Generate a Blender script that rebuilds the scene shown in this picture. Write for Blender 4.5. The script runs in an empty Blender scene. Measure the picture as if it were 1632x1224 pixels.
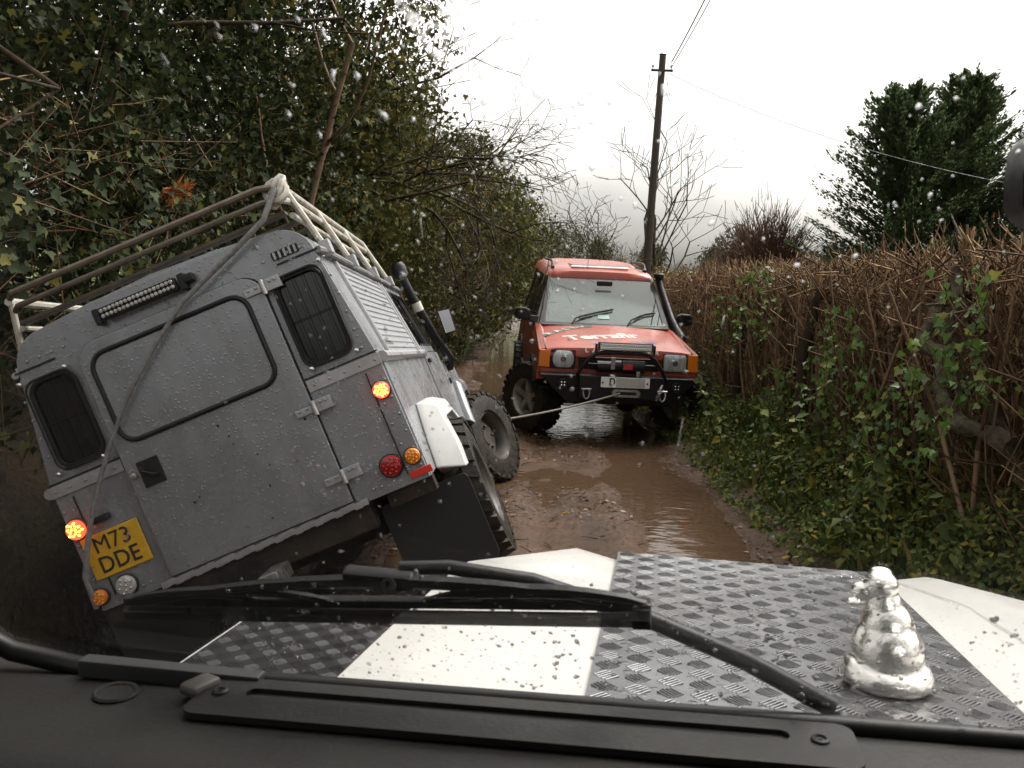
import bpy, bmesh, math, random
import numpy as np
from mathutils import Vector, Matrix, Euler
from mathutils.geometry import tessellate_polygon
R = math.radians
scn = bpy.context.scene
COL = scn.collection

# ------------------------------------------------------------------ camera
EYE = 1.65; PITCH = R(6.3); ROLL = R(2.0)
cam = bpy.data.cameras.new('camera'); cam_o = bpy.data.objects.new('camera', cam); COL.objects.link(cam_o)
rt, up, fw = Vector((1,0,0)), Vector((0,math.sin(PITCH),math.cos(PITCH))), Vector((0,math.cos(PITCH),-math.sin(PITCH)))
cr = rt*math.cos(ROLL)+up*math.sin(ROLL); cu = up*math.cos(ROLL)-rt*math.sin(ROLL)
m = Matrix((cr, cu, -fw)).transposed().to_4x4(); m.translation = (0,0,EYE)
cam_o.matrix_world = m
cam.sensor_width = 36; cam.lens = 36*1413/1632
cam.clip_start = 0.02; cam.clip_end = 3000
cam.dof.use_dof = True; cam.dof.focus_distance = 5.0; cam.dof.aperture_fstop = 26
scn.camera = cam_o

# ------------------------------------------------------------------ sky, sun, exposure
SUN_EL, SUN_AZ = R(60), R(55)
world = bpy.data.worlds.new('World'); scn.world = world; world.use_nodes = True
wn, wl = world.node_tree.nodes, world.node_tree.links
wn.clear()
wo = wn.new('ShaderNodeOutputWorld'); bg = wn.new('ShaderNodeBackground')
sky = wn.new('ShaderNodeTexSky'); sky.sky_type = 'NISHITA'; sky.sun_disc = False
sky.sun_elevation = SUN_EL; sky.sun_rotation = SUN_AZ; sky.dust_density = 6; sky.air_density = 1.0
hs = wn.new('ShaderNodeHueSaturation'); hs.inputs['Saturation'].default_value = 0.10
wl.new(sky.outputs[0], hs.inputs['Color'])
tc = wn.new('ShaderNodeTexCoord'); mp = wn.new('ShaderNodeMapping'); mp.inputs['Scale'].default_value = (1.2,1.2,3.0)
wl.new(tc.outputs['Generated'], mp.inputs['Vector'])
nz = wn.new('ShaderNodeTexNoise'); nz.inputs['Scale'].default_value = 1.7; nz.inputs['Detail'].default_value = 5; nz.inputs['Roughness'].default_value = .55
wl.new(mp.outputs[0], nz.inputs['Vector'])
rp = wn.new('ShaderNodeValToRGB'); rp.color_ramp.elements[0].position = .30; rp.color_ramp.elements[1].position = .70
rp.color_ramp.elements[0].color = (.56,.545,.53,1); rp.color_ramp.elements[1].color = (1,.95,.885,1)
wl.new(nz.outputs['Fac'], rp.inputs['Fac'])
mu = wn.new('ShaderNodeMixRGB'); mu.blend_type = 'MULTIPLY'; mu.inputs[0].default_value = 1
wl.new(hs.outputs[0], mu.inputs[1]); wl.new(rp.outputs[0], mu.inputs[2])
wl.new(mu.outputs[0], bg.inputs['Color']); bg.inputs['Strength'].default_value = 0.15
wl.new(bg.outputs[0], wo.inputs['Surface'])
sl = bpy.data.lights.new('sun', 'SUN'); sl.energy = 0.6; sl.angle = R(25); sl.color = (1,.97,.92)
so = bpy.data.objects.new('sun', sl); COL.objects.link(so)
sd = Vector((math.sin(SUN_AZ)*math.cos(SUN_EL), math.cos(SUN_AZ)*math.cos(SUN_EL), math.sin(SUN_EL)))
so.rotation_euler = sd.to_track_quat('Z','Y').to_euler(); so.location = (0,0,30)
scn.view_settings.view_transform = 'Standard'; scn.view_settings.look = 'None'
scn.view_settings.exposure = 1.62; scn.view_settings.gamma = 1; scn.view_settings.use_curve_mapping = False
scn.render.engine = 'CYCLES'
scn.cycles.max_bounces = 5; scn.cycles.transparent_max_bounces = 8; scn.cycles.transmission_bounces = 4
scn.cycles.diffuse_bounces = 2; scn.cycles.glossy_bounces = 3
scn.cycles.caustics_reflective = False; scn.cycles.caustics_refractive = False
scn.cycles.use_denoising = True; scn.cycles.use_adaptive_sampling = True; scn.cycles.adaptive_threshold = .02
scn.cycles.sample_clamp_indirect = 4

# ------------------------------------------------------------------ materials
MATS = {}
def rgb(h):
    f = lambda c: c/12.92 if c <= .04045 else ((c+.055)/1.055)**2.4
    return tuple(f(int(h[i:i+2],16)/255) for i in (0,2,4))+(1,)
def mat(name, col, rough=.5, metal=0, var=0, vscale=6, bump=0, bscale=40, col2=None, rvar=0, spec=.5, coat=0, island=None, emit=None, estr=0, trans=0, wet=0, stretch=None, detail=4, dirt=0):
    if name in MATS: return MATS[name]
    M = bpy.data.materials.new(name); M.use_nodes = True
    N, L = M.node_tree.nodes, M.node_tree.links
    b = N['Principled BSDF']; b.inputs['Roughness'].default_value = rough; b.inputs['Metallic'].default_value = metal
    b.inputs['Specular IOR Level'].default_value = spec; b.inputs['Coat Weight'].default_value = coat; b.inputs['Coat Roughness'].default_value = .08
    col = tuple(col)[:3]+(1,); b.inputs['Base Color'].default_value = col
    tcn = N.new('ShaderNodeTexCoord'); src = tcn.outputs['Object']
    if stretch:
        mpn = N.new('ShaderNodeMapping'); mpn.inputs['Scale'].default_value = stretch; L.new(src, mpn.inputs['Vector']); src = mpn.outputs[0]
    def noise(sc, det=detail):
        n = N.new('ShaderNodeTexNoise'); n.inputs['Scale'].default_value = sc; n.inputs['Detail'].default_value = det; n.inputs['Roughness'].default_value = .6
        L.new(src, n.inputs['Vector']); return n
    if island:
        g = N.new('ShaderNodeNewGeometry'); r = N.new('ShaderNodeValToRGB'); r.color_ramp.interpolation = 'LINEAR'
        els = r.color_ramp.elements
        while len(els) < len(island): els.new(.5)
        for e,(p,c) in zip(els, island): e.position = p; e.color = tuple(c)[:3]+(1,)
        L.new(g.outputs['Random Per Island'], r.inputs['Fac']); L.new(r.outputs[0], b.inputs['Base Color'])
    elif var or col2:
        n = noise(vscale); r = N.new('ShaderNodeValToRGB'); r.color_ramp.elements[0].position = .35; r.color_ramp.elements[1].position = .68
        c2 = col2 if col2 else tuple(min(1,c*(1+var)) for c in col[:3]); c1 = col if col2 else tuple(c*(1-var) for c in col[:3])
        r.color_ramp.elements[0].color = tuple(c1)[:3]+(1,); r.color_ramp.elements[1].color = tuple(c2)[:3]+(1,)
        L.new(n.outputs['Fac'], r.inputs['Fac']); L.new(r.outputs[0], b.inputs['Base Color'])
    if rvar:
        n = noise(vscale*1.7); mr = N.new('ShaderNodeMapRange'); mr.inputs['From Min'].default_value = .35; mr.inputs['From Max'].default_value = .65
        mr.inputs['To Min'].default_value = max(.02,rough-rvar); mr.inputs['To Max'].default_value = min(1,rough+rvar)
        L.new(n.outputs['Fac'], mr.inputs['Value']); L.new(mr.outputs[0], b.inputs['Roughness'])
    if dirt:   # film of dried spray and run marks
        mpn = N.new('ShaderNodeMapping'); mpn.inputs['Scale'].default_value = (7,7,1.1); L.new(tcn.outputs['Object'], mpn.inputs['Vector'])
        nd = N.new('ShaderNodeTexNoise'); nd.inputs['Scale'].default_value = 1.6; nd.inputs['Detail'].default_value = 7; nd.inputs['Roughness'].default_value = .7; L.new(mpn.outputs[0], nd.inputs['Vector'])
        n2 = noise(1.9, 5); ad = N.new('ShaderNodeMath'); ad.operation = 'MULTIPLY'; L.new(nd.outputs['Fac'], ad.inputs[0]); L.new(n2.outputs['Fac'], ad.inputs[1])
        mrd = N.new('ShaderNodeMapRange'); mrd.inputs['From Min'].default_value = .20; mrd.inputs['From Max'].default_value = .42; mrd.inputs['To Max'].default_value = dirt; L.new(ad.outputs[0], mrd.inputs['Value'])
        mxd = N.new('ShaderNodeMixRGB'); mxd.inputs[2].default_value = (.075,.055,.038,1); mxd.inputs[1].default_value = col
        lk = b.inputs['Base Color'].links
        if lk: L.new(lk[0].from_socket, mxd.inputs[1])
        L.new(mrd.outputs[0], mxd.inputs[0]); L.new(mxd.outputs[0], b.inputs['Base Color'])
    last = None
    if bump:
        n = noise(bscale,6); bp = N.new('ShaderNodeBump'); bp.inputs['Strength'].default_value = bump; bp.inputs['Distance'].default_value = .02
        L.new(n.outputs['Fac'], bp.inputs['Height']); last = bp
    if wet:   # beads of rain standing on the paint
        v = N.new('ShaderNodeTexVoronoi'); v.inputs['Scale'].default_value = wet; L.new(tcn.outputs['Object'], v.inputs['Vector'])
        mr = N.new('ShaderNodeMapRange'); mr.inputs['From Min'].default_value = .0; mr.inputs['From Max'].default_value = .28
        mr.inputs['To Min'].default_value = 1; mr.inputs['To Max'].default_value = 0; L.new(v.outputs['Distance'], mr.inputs['Value'])
        bp = N.new('ShaderNodeBump'); bp.inputs['Strength'].default_value = .5; bp.inputs['Distance'].default_value = .003
        L.new(mr.outputs[0], bp.inputs['Height'])
        if last: L.new(last.outputs[0], bp.inputs['Normal'])
        last = bp
    if last: L.new(last.outputs[0], b.inputs['Normal'])
    if emit: b.inputs['Emission Color'].default_value = tuple(emit)[:3]+(1,); b.inputs['Emission Strength'].default_value = estr
    if trans:
        out = N['Material Output']; t = N.new('ShaderNodeBsdfTranslucent'); mx = N.new('ShaderNodeMixShader'); mx.inputs[0].default_value = trans
        t.inputs['Color'].default_value = col
        if island: L.new(r.outputs[0], t.inputs['Color'])
        L.new(b.outputs[0], mx.inputs[1]); L.new(t.outputs[0], mx.inputs[2]); L.new(mx.outputs[0], out.inputs['Surface'])
    MATS[name] = M; return M
def glass_thin(name, tint, refl=1.0, rough=0.0, sheen=0, sheen_col=(.4,.46,.44)):
    if name in MATS: return MATS[name]
    M = bpy.data.materials.new(name); M.use_nodes = True; N, L = M.node_tree.nodes, M.node_tree.links
    N.remove(N['Principled BSDF'])
    t = N.new('ShaderNodeBsdfTransparent'); t.inputs['Color'].default_value = tuple(tint)+(1,)
    g = N.new('ShaderNodeBsdfGlossy'); g.inputs['Roughness'].default_value = rough
    f = N.new('ShaderNodeFresnel'); f.inputs['IOR'].default_value = 1.45
    mm = N.new('ShaderNodeMath'); mm.operation = 'MULTIPLY'; mm.inputs[1].default_value = refl; mm.use_clamp = True
    L.new(f.outputs[0], mm.inputs[0]); mx = N.new('ShaderNodeMixShader')
    L.new(mm.outputs[0], mx.inputs[0]); L.new(t.outputs[0], mx.inputs[1]); L.new(g.outputs[0], mx.inputs[2])
    if sheen:   # pale diffuse layer, sky reflection painted into the pane
        df = N.new('ShaderNodeBsdfDiffuse'); df.inputs['Color'].default_value = tuple(sheen_col)+(1,); m2 = N.new('ShaderNodeMixShader'); m2.inputs[0].default_value = sheen
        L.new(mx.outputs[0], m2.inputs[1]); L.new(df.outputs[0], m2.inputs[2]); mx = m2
    L.new(mx.outputs[0], N['Material Output'].inputs['Surface']); MATS[name] = M; return M
def glass_drop(name, fac=.34):
    M = bpy.data.materials.new(name); M.use_nodes = True; N, L = M.node_tree.nodes, M.node_tree.links
    N.remove(N['Principled BSDF']); g = N.new('ShaderNodeBsdfGlass'); g.inputs['IOR'].default_value = 1.33; g.inputs['Roughness'].default_value = 0
    t = N.new('ShaderNodeBsdfTransparent'); mx = N.new('ShaderNodeMixShader'); mx.inputs[0].default_value = fac
    L.new(t.outputs[0], mx.inputs[1]); L.new(g.outputs[0], mx.inputs[2]); L.new(mx.outputs[0], N['Material Output'].inputs['Surface']); return M

# ------------------------------------------------------------------ mesh helpers
def link_mesh(name, me, material, parent=None):
    o = bpy.data.objects.new(name, me); COL.objects.link(o)
    if material is not None:
        me.materials.clear(); me.materials.append(material)
    if parent is not None: o.parent = parent
    return o
def tag(o, label=None, cat=None, group=None, kind=None):
    if label: o['label'] = label
    if cat: o['category'] = cat
    if group: o['group'] = group
    if kind: o['kind'] = kind
    return o
def empty(name, loc=(0,0,0), label=None, cat=None, group=None):
    o = bpy.data.objects.new(name, None); COL.objects.link(o); o.location = loc; o.empty_display_size = .2
    return tag(o, label, cat, group)
class G:
    """collects shapes into one mesh"""
    def __init__(s): s.v = []; s.f = []
    def add(s, V, F, M=None):
        k = len(s.v)
        s.v += [tuple(M @ Vector(p)) if M else tuple(p) for p in V]
        s.f += [tuple(i+k for i in f) for f in F]; return s
    def box(s, c, d, rot=None):
        x,y,z = d[0]/2,d[1]/2,d[2]/2
        V = [Vector(p) for p in ((-x,-y,-z),(x,-y,-z),(x,y,-z),(-x,y,-z),(-x,-y,z),(x,-y,z),(x,y,z),(-x,y,z))]
        if rot: E_ = Euler(rot).to_matrix(); V = [E_ @ p for p in V]
        return s.add([p+Vector(c) for p in V], [(0,3,2,1),(4,5,6,7),(0,1,5,4),(1,2,6,5),(2,3,7,6),(3,0,4,7)])
    def hexa(s, P):   # 8 corners: bottom loop then top loop
        return s.add(P, [(0,3,2,1),(4,5,6,7),(0,1,5,4),(1,2,6,5),(2,3,7,6),(3,0,4,7)])
    def tube(s, pts, r, n=10, closed=False, caps=True):
        P = [Vector(p) for p in pts]; m_ = len(P)
        rr = r if isinstance(r,(list,tuple)) else [r]*m_
        V = []; F = []; ref = None
        for i,p in enumerate(P):
            if closed: d = P[(i+1)%m_]-P[i-1]
            else: d = P[min(i+1,m_-1)]-P[max(i-1,0)]
            d.normalize()
            if ref is None:
                ref = Vector((0,0,1)) if abs(d.z) < .9 else Vector((1,0,0))
            a = (ref-d*ref.dot(d)).normalized(); b = d.cross(a); ref = a
            for k in range(n):
                t = 2*math.pi*k/n; V.append(p+(a*math.cos(t)+b*math.sin(t))*rr[i])
        for i in range(m_ if closed else m_-1):
            j = (i+1)%m_
            for k in range(n):
                F.append((i*n+k, i*n+(k+1)%n, j*n+(k+1)%n, j*n+k))
        if caps and not closed:
            F.append(tuple(reversed(range(n)))); F.append(tuple((m_-1)*n+k for k in range(n)))
        return s.add(V,F)
    def lathe(s, prof, M=None, n=24, closed=False):   # prof: (radius, height along local z)
        V = []; F = []; k = len(prof)
        for i in range(n):
            t = 2*math.pi*i/n
            for r_,h in prof: V.append((r_*math.cos(t), r_*math.sin(t), h))
        for i in range(n):
            j = (i+1)%n
            for q in range(k if closed else k-1):
                q2 = (q+1)%k
                F.append((i*k+q, j*k+q, j*k+q2, i*k+q2))
        if not closed:
            if prof[0][0] > 1e-6: F.append(tuple(i*k for i in reversed(range(n))))
            if prof[-1][0] > 1e-6: F.append(tuple(i*k+k-1 for i in range(n)))
        return s.add(V,F,M)
    def panel(s, outer, holes=(), th=.01, fn=lambda u,v,d:(u,d,v)):
        """flat sheet with holes and thickness; fn maps (u,v,depth) to space"""
        loops = [list(outer)]+[list(h) for h in holes]
        tri = tessellate_polygon([[Vector((a,b,0)) for a,b in l] for l in loops])
        flat = [p for l in loops for p in l]; n = len(flat)
        V = [fn(u,v,0) for u,v in flat]+[fn(u,v,th) for u,v in flat]; F = []
        for t in tri:
            a,b,c = [flat[i] for i in t]
            ar = (b[0]-a[0])*(c[1]-a[1])-(b[1]-a[1])*(c[0]-a[0])
            t = tuple(t) if ar > 0 else tuple(reversed(t))
            F.append(t); F.append(tuple(i+n for i in reversed(t)))
        k = 0
        for l in loops:
            m_ = len(l)
            for i in range(m_): a,b = k+i,k+(i+1)%m_; F.append((a,b,b+n,a+n))
            k += m_
        return s.add(V,F)
    def loft(s, secs, cap=True, closed=True):
        n = len(secs[0]); V = [p for q in secs for p in q]; F = []
        for i in range(len(secs)-1):
            for k in range(n if closed else n-1):
                F.append((i*n+k, i*n+(k+1)%n, (i+1)*n+(k+1)%n, (i+1)*n+k))
        if cap and closed: F.append(tuple(reversed(range(n)))); F.append(tuple((len(secs)-1)*n+k for k in range(n)))
        return s.add(V,F)
    def build(s, name, material, parent=None, smooth=35, bevel=0, seg=2):
        me = bpy.data.meshes.new(name); me.from_pydata(s.v, [], s.f); me.validate()
        bm = bmesh.new(); bm.from_mesh(me); bmesh.ops.recalc_face_normals(bm, faces=bm.faces)
        if bevel:
            es = [e for e in bm.edges if len(e.link_faces) == 2 and e.calc_face_angle(0) > R(28)]
            bmesh.ops.bevel(bm, geom=es, offset=bevel, segments=seg, profile=.5, affect='EDGES', clamp_overlap=True)
        bm.to_mesh(me); bm.free()
        if smooth:
            me.shade_smooth(); me.set_sharp_from_angle(angle=R(smooth))
        me.update(); o = link_mesh(name, me, material, parent)
        if bevel and smooth:
            wn_ = o.modifiers.new('n', 'WEIGHTED_NORMAL'); wn_.keep_sharp = True; wn_.weight = 100
        return o
def rrect(x0,x1,z0,z1,r,n=6):
    P = []
    for cx,cz,a0 in ((x1-r,z0+r,-90),(x1-r,z1-r,0),(x0+r,z1-r,90),(x0+r,z0+r,180)):
        for k in range(n+1):
            a = R(a0+90*k/n); P.append((cx+r*math.cos(a), cz+r*math.sin(a)))
    return P
def circle(cx,cz,r,n=24): return [(cx+r*math.cos(2*math.pi*k/n), cz+r*math.sin(2*math.pi*k/n)) for k in range(n)]
def text_obj(name, body, size, material, parent, Mx, bold=0.0, shear=0, depth=.0008, align='CENTER', sx=1):
    c = bpy.data.curves.new(name, 'FONT'); c.body = body; c.size = size; c.extrude = depth; c.offset = bold; c.shear = shear; c.align_x = align; c.align_y = 'CENTER'
    c.resolution_u = 3
    o = bpy.data.objects.new(name, c); COL.objects.link(o)
    dg = bpy.context.evaluated_depsgraph_get(); dg.update()
    me = bpy.data.meshes.new_from_object(o.evaluated_get(dg)); bpy.data.objects.remove(o); bpy.data.curves.remove(c)
    me.transform(Mx @ Matrix.Scale(sx,4,(1,0,0)))
    return link_mesh(name, me, material, parent)
def copy_tree(o, parent=None):
    c = o.copy(); COL.objects.link(c); c.parent = parent
    for ch in list(o.children): copy_tree(ch, c)
    return c
# numpy meshes for foliage
def mesh_np(name, V, T):
    V = np.asarray(V,np.float32); T = np.asarray(T,np.int32)
    me = bpy.data.meshes.new(name); me.vertices.add(len(V)); me.vertices.foreach_set('co', V.ravel())
    k = T.shape[1]; me.loops.add(T.size); me.loops.foreach_set('vertex_index', T.ravel())
    me.polygons.add(len(T)); me.polygons.foreach_set('loop_start', np.arange(0,T.size,k,dtype=np.int32)); me.polygons.foreach_set('loop_total', np.full(len(T),k,np.int32))
    me.update(calc_edges=True); return me
def nrm(a): return a/np.maximum(np.linalg.norm(a,axis=-1,keepdims=True),1e-9)
LEAF = {'ovate':(np.array([[0,0,0],[-.30,.38,.07],[.30,.38,.07],[0,1,-.06],[0,.45,-.03]]), [(0,2,4),(0,4,1),(1,4,3),(4,2,3)]),
        'ivy':(np.array([[0,.06,0],[-.28,-.06,.02],[-.50,.30,.06],[-.24,.46,.02],[0,1,-.10],[.24,.46,.02],[.50,.30,.06],[.28,-.06,.02],[0,.36,-.05]]), [(0,7,8),(7,6,8),(6,5,8),(5,4,8),(4,3,8),(3,2,8),(2,1,8),(1,0,8)]),
        'frond':(np.array([[0,0,0],[-.10,.45,.03],[.10,.45,.03],[0,1,-.05]]), [(0,2,1),(1,2,3)])}
def leaves_mesh(name, P, N, S, rng, kind='ovate', hang=.6, jitter=.6):
    """P points, N facing directions, S sizes"""
    n = len(P); L_, F_ = LEAF[kind]
    nn = nrm(N+rng.normal(0,jitter,(n,3)))
    t = np.array([0,0,-hang])+rng.normal(0,.7,(n,3)); t = nrm(t-nn*(t*nn).sum(1,keepdims=True)); b = np.cross(t,nn)
    V = P[:,None,:]+S[:,None,None]*(L_[None,:,0:1]*b[:,None,:]+L_[None,:,1:2]*t[:,None,:]+L_[None,:,2:3]*nn[:,None,:])
    F = np.array(F_)[None]+(np.arange(n)*len(L_))[:,None,None]
    return mesh_np(name, V.reshape(-1,3), F.reshape(-1,3))
def sticks(P0,P1,r0,r1,n=4):
    P0=np.asarray(P0,float);P1=np.asarray(P1,float);r0=np.broadcast_to(r0,(len(P0),)).astype(float);r1=np.broadcast_to(r1,(len(P0),)).astype(float)
    d=nrm(P1-P0); ref=np.where(np.abs(d[:,2:3])<.9,np.array([[0,0,1.]]),np.array([[1.,0,0]])); a=nrm(np.cross(d,ref)); b=np.cross(d,a)
    th=2*np.pi*np.arange(n)/n; ring=np.cos(th)[None,:,None]*a[:,None,:]+np.sin(th)[None,:,None]*b[:,None,:]
    V=np.concatenate([P0[:,None]+ring*r0[:,None,None],P1[:,None]+ring*r1[:,None,None]],1)
    k=np.arange(n);q=np.stack([k,(k+1)%n,(k+1)%n+n,k+n],1)
    F=q[None]+(np.arange(len(P0))*2*n)[:,None,None]
    return V.reshape(-1,3),F.reshape(-1,4)
def join_np(parts):
    V=[];F=[];k=0
    for v,f in parts: V.append(v);F.append(f+k);k+=len(v)
    return np.concatenate(V),np.concatenate(F)
# smooth value noise
_rs = np.random.RandomState(5); _tab = _rs.rand(256,256)
def vnoise(x,y):
    x=np.asarray(x,float);y=np.asarray(y,float);xi=np.floor(x).astype(int);yi=np.floor(y).astype(int);fx=x-xi;fy=y-yi
    fx=fx*fx*(3-2*fx);fy=fy*fy*(3-2*fy);g=lambda a,b:_tab[a%256,b%256]
    return (g(xi,yi)*(1-fx)+g(xi+1,yi)*fx)*(1-fy)+(g(xi,yi+1)*(1-fx)+g(xi+1,yi+1)*fx)*fy-.5
def sstep(a,b,x): t=np.clip((x-a)/(b-a),0,1); return t*t*(3-2*t)
# ------------------------------------------------------------------ terrain
def bend(y): return .9*sstep(14,45,np.asarray(y,float))       # the lane drifts gently aside
def H(x,y):
    x=np.asarray(x,float)-bend(y);y=np.asarray(y,float)
    dep=.78*(1-sstep(9,15,y))+.2
    z=-dep*np.exp(-((x+1.85)/.55)**2)*sstep(.4,-.9,x)*sstep(-3.2,-2.4,x)
    z=z+1.15*sstep(-2.3,-3.8,x)
    z=z+.34*sstep(1.75,2.6,x)
    z=z+3.0*sstep(48,120,y)+5*sstep(120,300,y)
    z=z+.10*np.exp(-((x+.02)/.35)**2-((y-4.7)/.6)**2)
    z=z-.06*np.exp(-((x-.05)/.4)**2-((y-7.5)/.6)**2)
    return z
def lane_detail(x,y):
    xs=np.asarray(x,float)-bend(y)
    rut=-.070*np.exp(-((xs-1.25)/.28)**2)-.055*np.exp(-((xs+.30)/.22)**2)+.028*np.exp(-((xs-.82)/.13)**2)+.03*np.exp(-((xs-.08)/.13)**2)
    rut=rut+.010*np.sin(np.asarray(y,float)*62+np.abs(xs-1.2)*26)*np.exp(-((xs-1.2)/.2)**4)+.010*np.sin(np.asarray(y,float)*62-np.abs(xs+.3)*26)*np.exp(-((xs+.3)/.17)**4)
    pud=-.05*np.exp(-((xs-1.3)/.55)**2-((np.asarray(y,float)-6.2)/1.5)**2)-.07*np.exp(-((xs-1.0)/.9)**2-((np.asarray(y,float)-11)/1.7)**2)-.06*np.exp(-((xs+.3)/.7)**2-((np.asarray(y,float)-24)/6)**2)
    n=.050*vnoise(x*1.1,y*.8)+.042*vnoise(x*3.4+9,y*2.4)+.018*vnoise(x*9,y*7+3)+.007*vnoise(x*22+2,y*20)
    e=.05*(sstep(1.45,1.9,xs))+.03*sstep(-.75,-1.0,xs)
    return rut+pud+n+e
def grid(name, xs, ys, zf, material):
    X,Y=np.meshgrid(xs,ys); Z=zf(X,Y); nx,ny=len(xs),len(ys)
    V=np.stack([X,Y,Z],-1).reshape(-1,3); i=np.arange(ny-1)[:,None]*nx+np.arange(nx-1)[None,:]
    F=np.stack([i,i+1,i+nx+1,i+nx],-1).reshape(-1,4); me=mesh_np(name,V,F); me.shade_smooth(); return link_mesh(name,me,material)
def ground_mat():
    M=bpy.data.materials.new('verge_soil'); M.use_nodes=True; N,L=M.node_tree.nodes,M.node_tree.links; b=N['Principled BSDF']
    g=N.new('ShaderNodeNewGeometry'); sp=N.new('ShaderNodeSeparateXYZ'); L.new(g.outputs['Position'],sp.inputs[0])
    n1=N.new('ShaderNodeTexNoise'); n1.inputs['Scale'].default_value=3; n1.inputs['Detail'].default_value=8; L.new(g.outputs['Position'],n1.inputs['Vector'])
    r1=N.new('ShaderNodeValToRGB'); r1.color_ramp.elements[0].color=(.026,.018,.011,1); r1.color_ramp.elements[1].color=(.06,.042,.022,1); r1.color_ramp.elements[0].position=.35; r1.color_ramp.elements[1].position=.7
    L.new(n1.outputs['Fac'],r1.inputs['Fac'])
    r2=N.new('ShaderNodeValToRGB'); r2.color_ramp.elements[0].color=(.10,.14,.035,1); r2.color_ramp.elements[1].color=(.17,.20,.06,1); L.new(n1.outputs['Fac'],r2.inputs['Fac'])
    mr=N.new('ShaderNodeMapRange'); mr.inputs['From Min'].default_value=42; mr.inputs['From Max'].default_value=50; L.new(sp.outputs['Y'],mr.inputs['Value'])
    mx=N.new('ShaderNodeMixRGB'); L.new(mr.outputs[0],mx.inputs[0]); L.new(r1.outputs[0],mx.inputs[1]); L.new(r2.outputs[0],mx.inputs[2]); L.new(mx.outputs[0],b.inputs['Base Color'])
    n2=N.new('ShaderNodeTexNoise'); n2.inputs['Scale'].default_value=22; n2.inputs['Detail'].default_value=6; L.new(g.outputs['Position'],n2.inputs['Vector'])
    bp=N.new('ShaderNodeBump'); bp.inputs['Distance'].default_value=.05; bp.inputs['Strength'].default_value=.8; L.new(n2.outputs['Fac'],bp.inputs['Height']); L.new(bp.outputs[0],b.inputs['Normal'])
    b.inputs['Roughness'].default_value=.8; b.inputs['Specular IOR Level'].default_value=.2; return M
def mud_mat():
    M=bpy.data.materials.new('wet_mud'); M.use_nodes=True; N,L=M.node_tree.nodes,M.node_tree.links; b=N['Principled BSDF']
    g=N.new('ShaderNodeNewGeometry')
    def nz_(s,d=6):
        n=N.new('ShaderNodeTexNoise'); n.inputs['Scale'].default_value=s; n.inputs['Detail'].default_value=d; n.inputs['Roughness'].default_value=.62; L.new(g.outputs['Position'],n.inputs['Vector']); return n
    n1=nz_(2.6); r1=N.new('ShaderNodeValToRGB'); r1.color_ramp.elements[0].position=.32; r1.color_ramp.elements[1].position=.7
    r1.color_ramp.elements[0].color=(.044,.0225,.0115,1); r1.color_ramp.elements[1].color=(.108,.058,.030,1); L.new(n1.outputs['Fac'],r1.inputs['Fac'])
    n3=nz_(38,3); r3=N.new('ShaderNodeValToRGB'); r3.color_ramp.elements[0].position=.30; r3.color_ramp.elements[1].position=.46; r3.color_ramp.elements[0].color=(.38,.34,.30,1); r3.color_ramp.elements[1].color=(1,1,1,1); L.new(n3.outputs['Fac'],r3.inputs['Fac'])
    mx=N.new('ShaderNodeMixRGB'); mx.blend_type='MULTIPLY'; mx.inputs[0].default_value=1; L.new(r1.outputs[0],mx.inputs[1]); L.new(r3.outputs[0],mx.inputs[2]); L.new(mx.outputs[0],b.inputs['Base Color'])
    n4=nz_(4.5,5); mr=N.new('ShaderNodeMapRange'); mr.inputs['From Min'].default_value=.38; mr.inputs['From Max'].default_value=.62; mr.inputs['To Min'].default_value=.30; mr.inputs['To Max'].default_value=.75; b.inputs['Specular IOR Level'].default_value=.30; L.new(n4.outputs['Fac'],mr.inputs['Value'])
    sz=N.new('ShaderNodeSeparateXYZ'); L.new(g.outputs['Position'],sz.inputs[0]); mz=N.new('ShaderNodeMapRange'); mz.inputs['From Min'].default_value=-.012; mz.inputs['From Max'].default_value=.04; mz.inputs['To Min'].default_value=.22; L.new(sz.outputs['Z'],mz.inputs['Value'])   # soaked where it is close to the water level
    mq=N.new('ShaderNodeMath'); mq.operation='MULTIPLY'; L.new(mr.outputs[0],mq.inputs[0]); L.new(mz.outputs[0],mq.inputs[1]); L.new(mq.outputs[0],b.inputs['Roughness'])
    n2=nz_(30,8); bp=N.new('ShaderNodeBump'); bp.inputs['Distance'].default_value=.03; bp.inputs['Strength'].default_value=1.0; L.new(n2.outputs['Fac'],bp.inputs['Height']); L.new(bp.outputs[0],b.inputs['Normal'])
    return M
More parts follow.
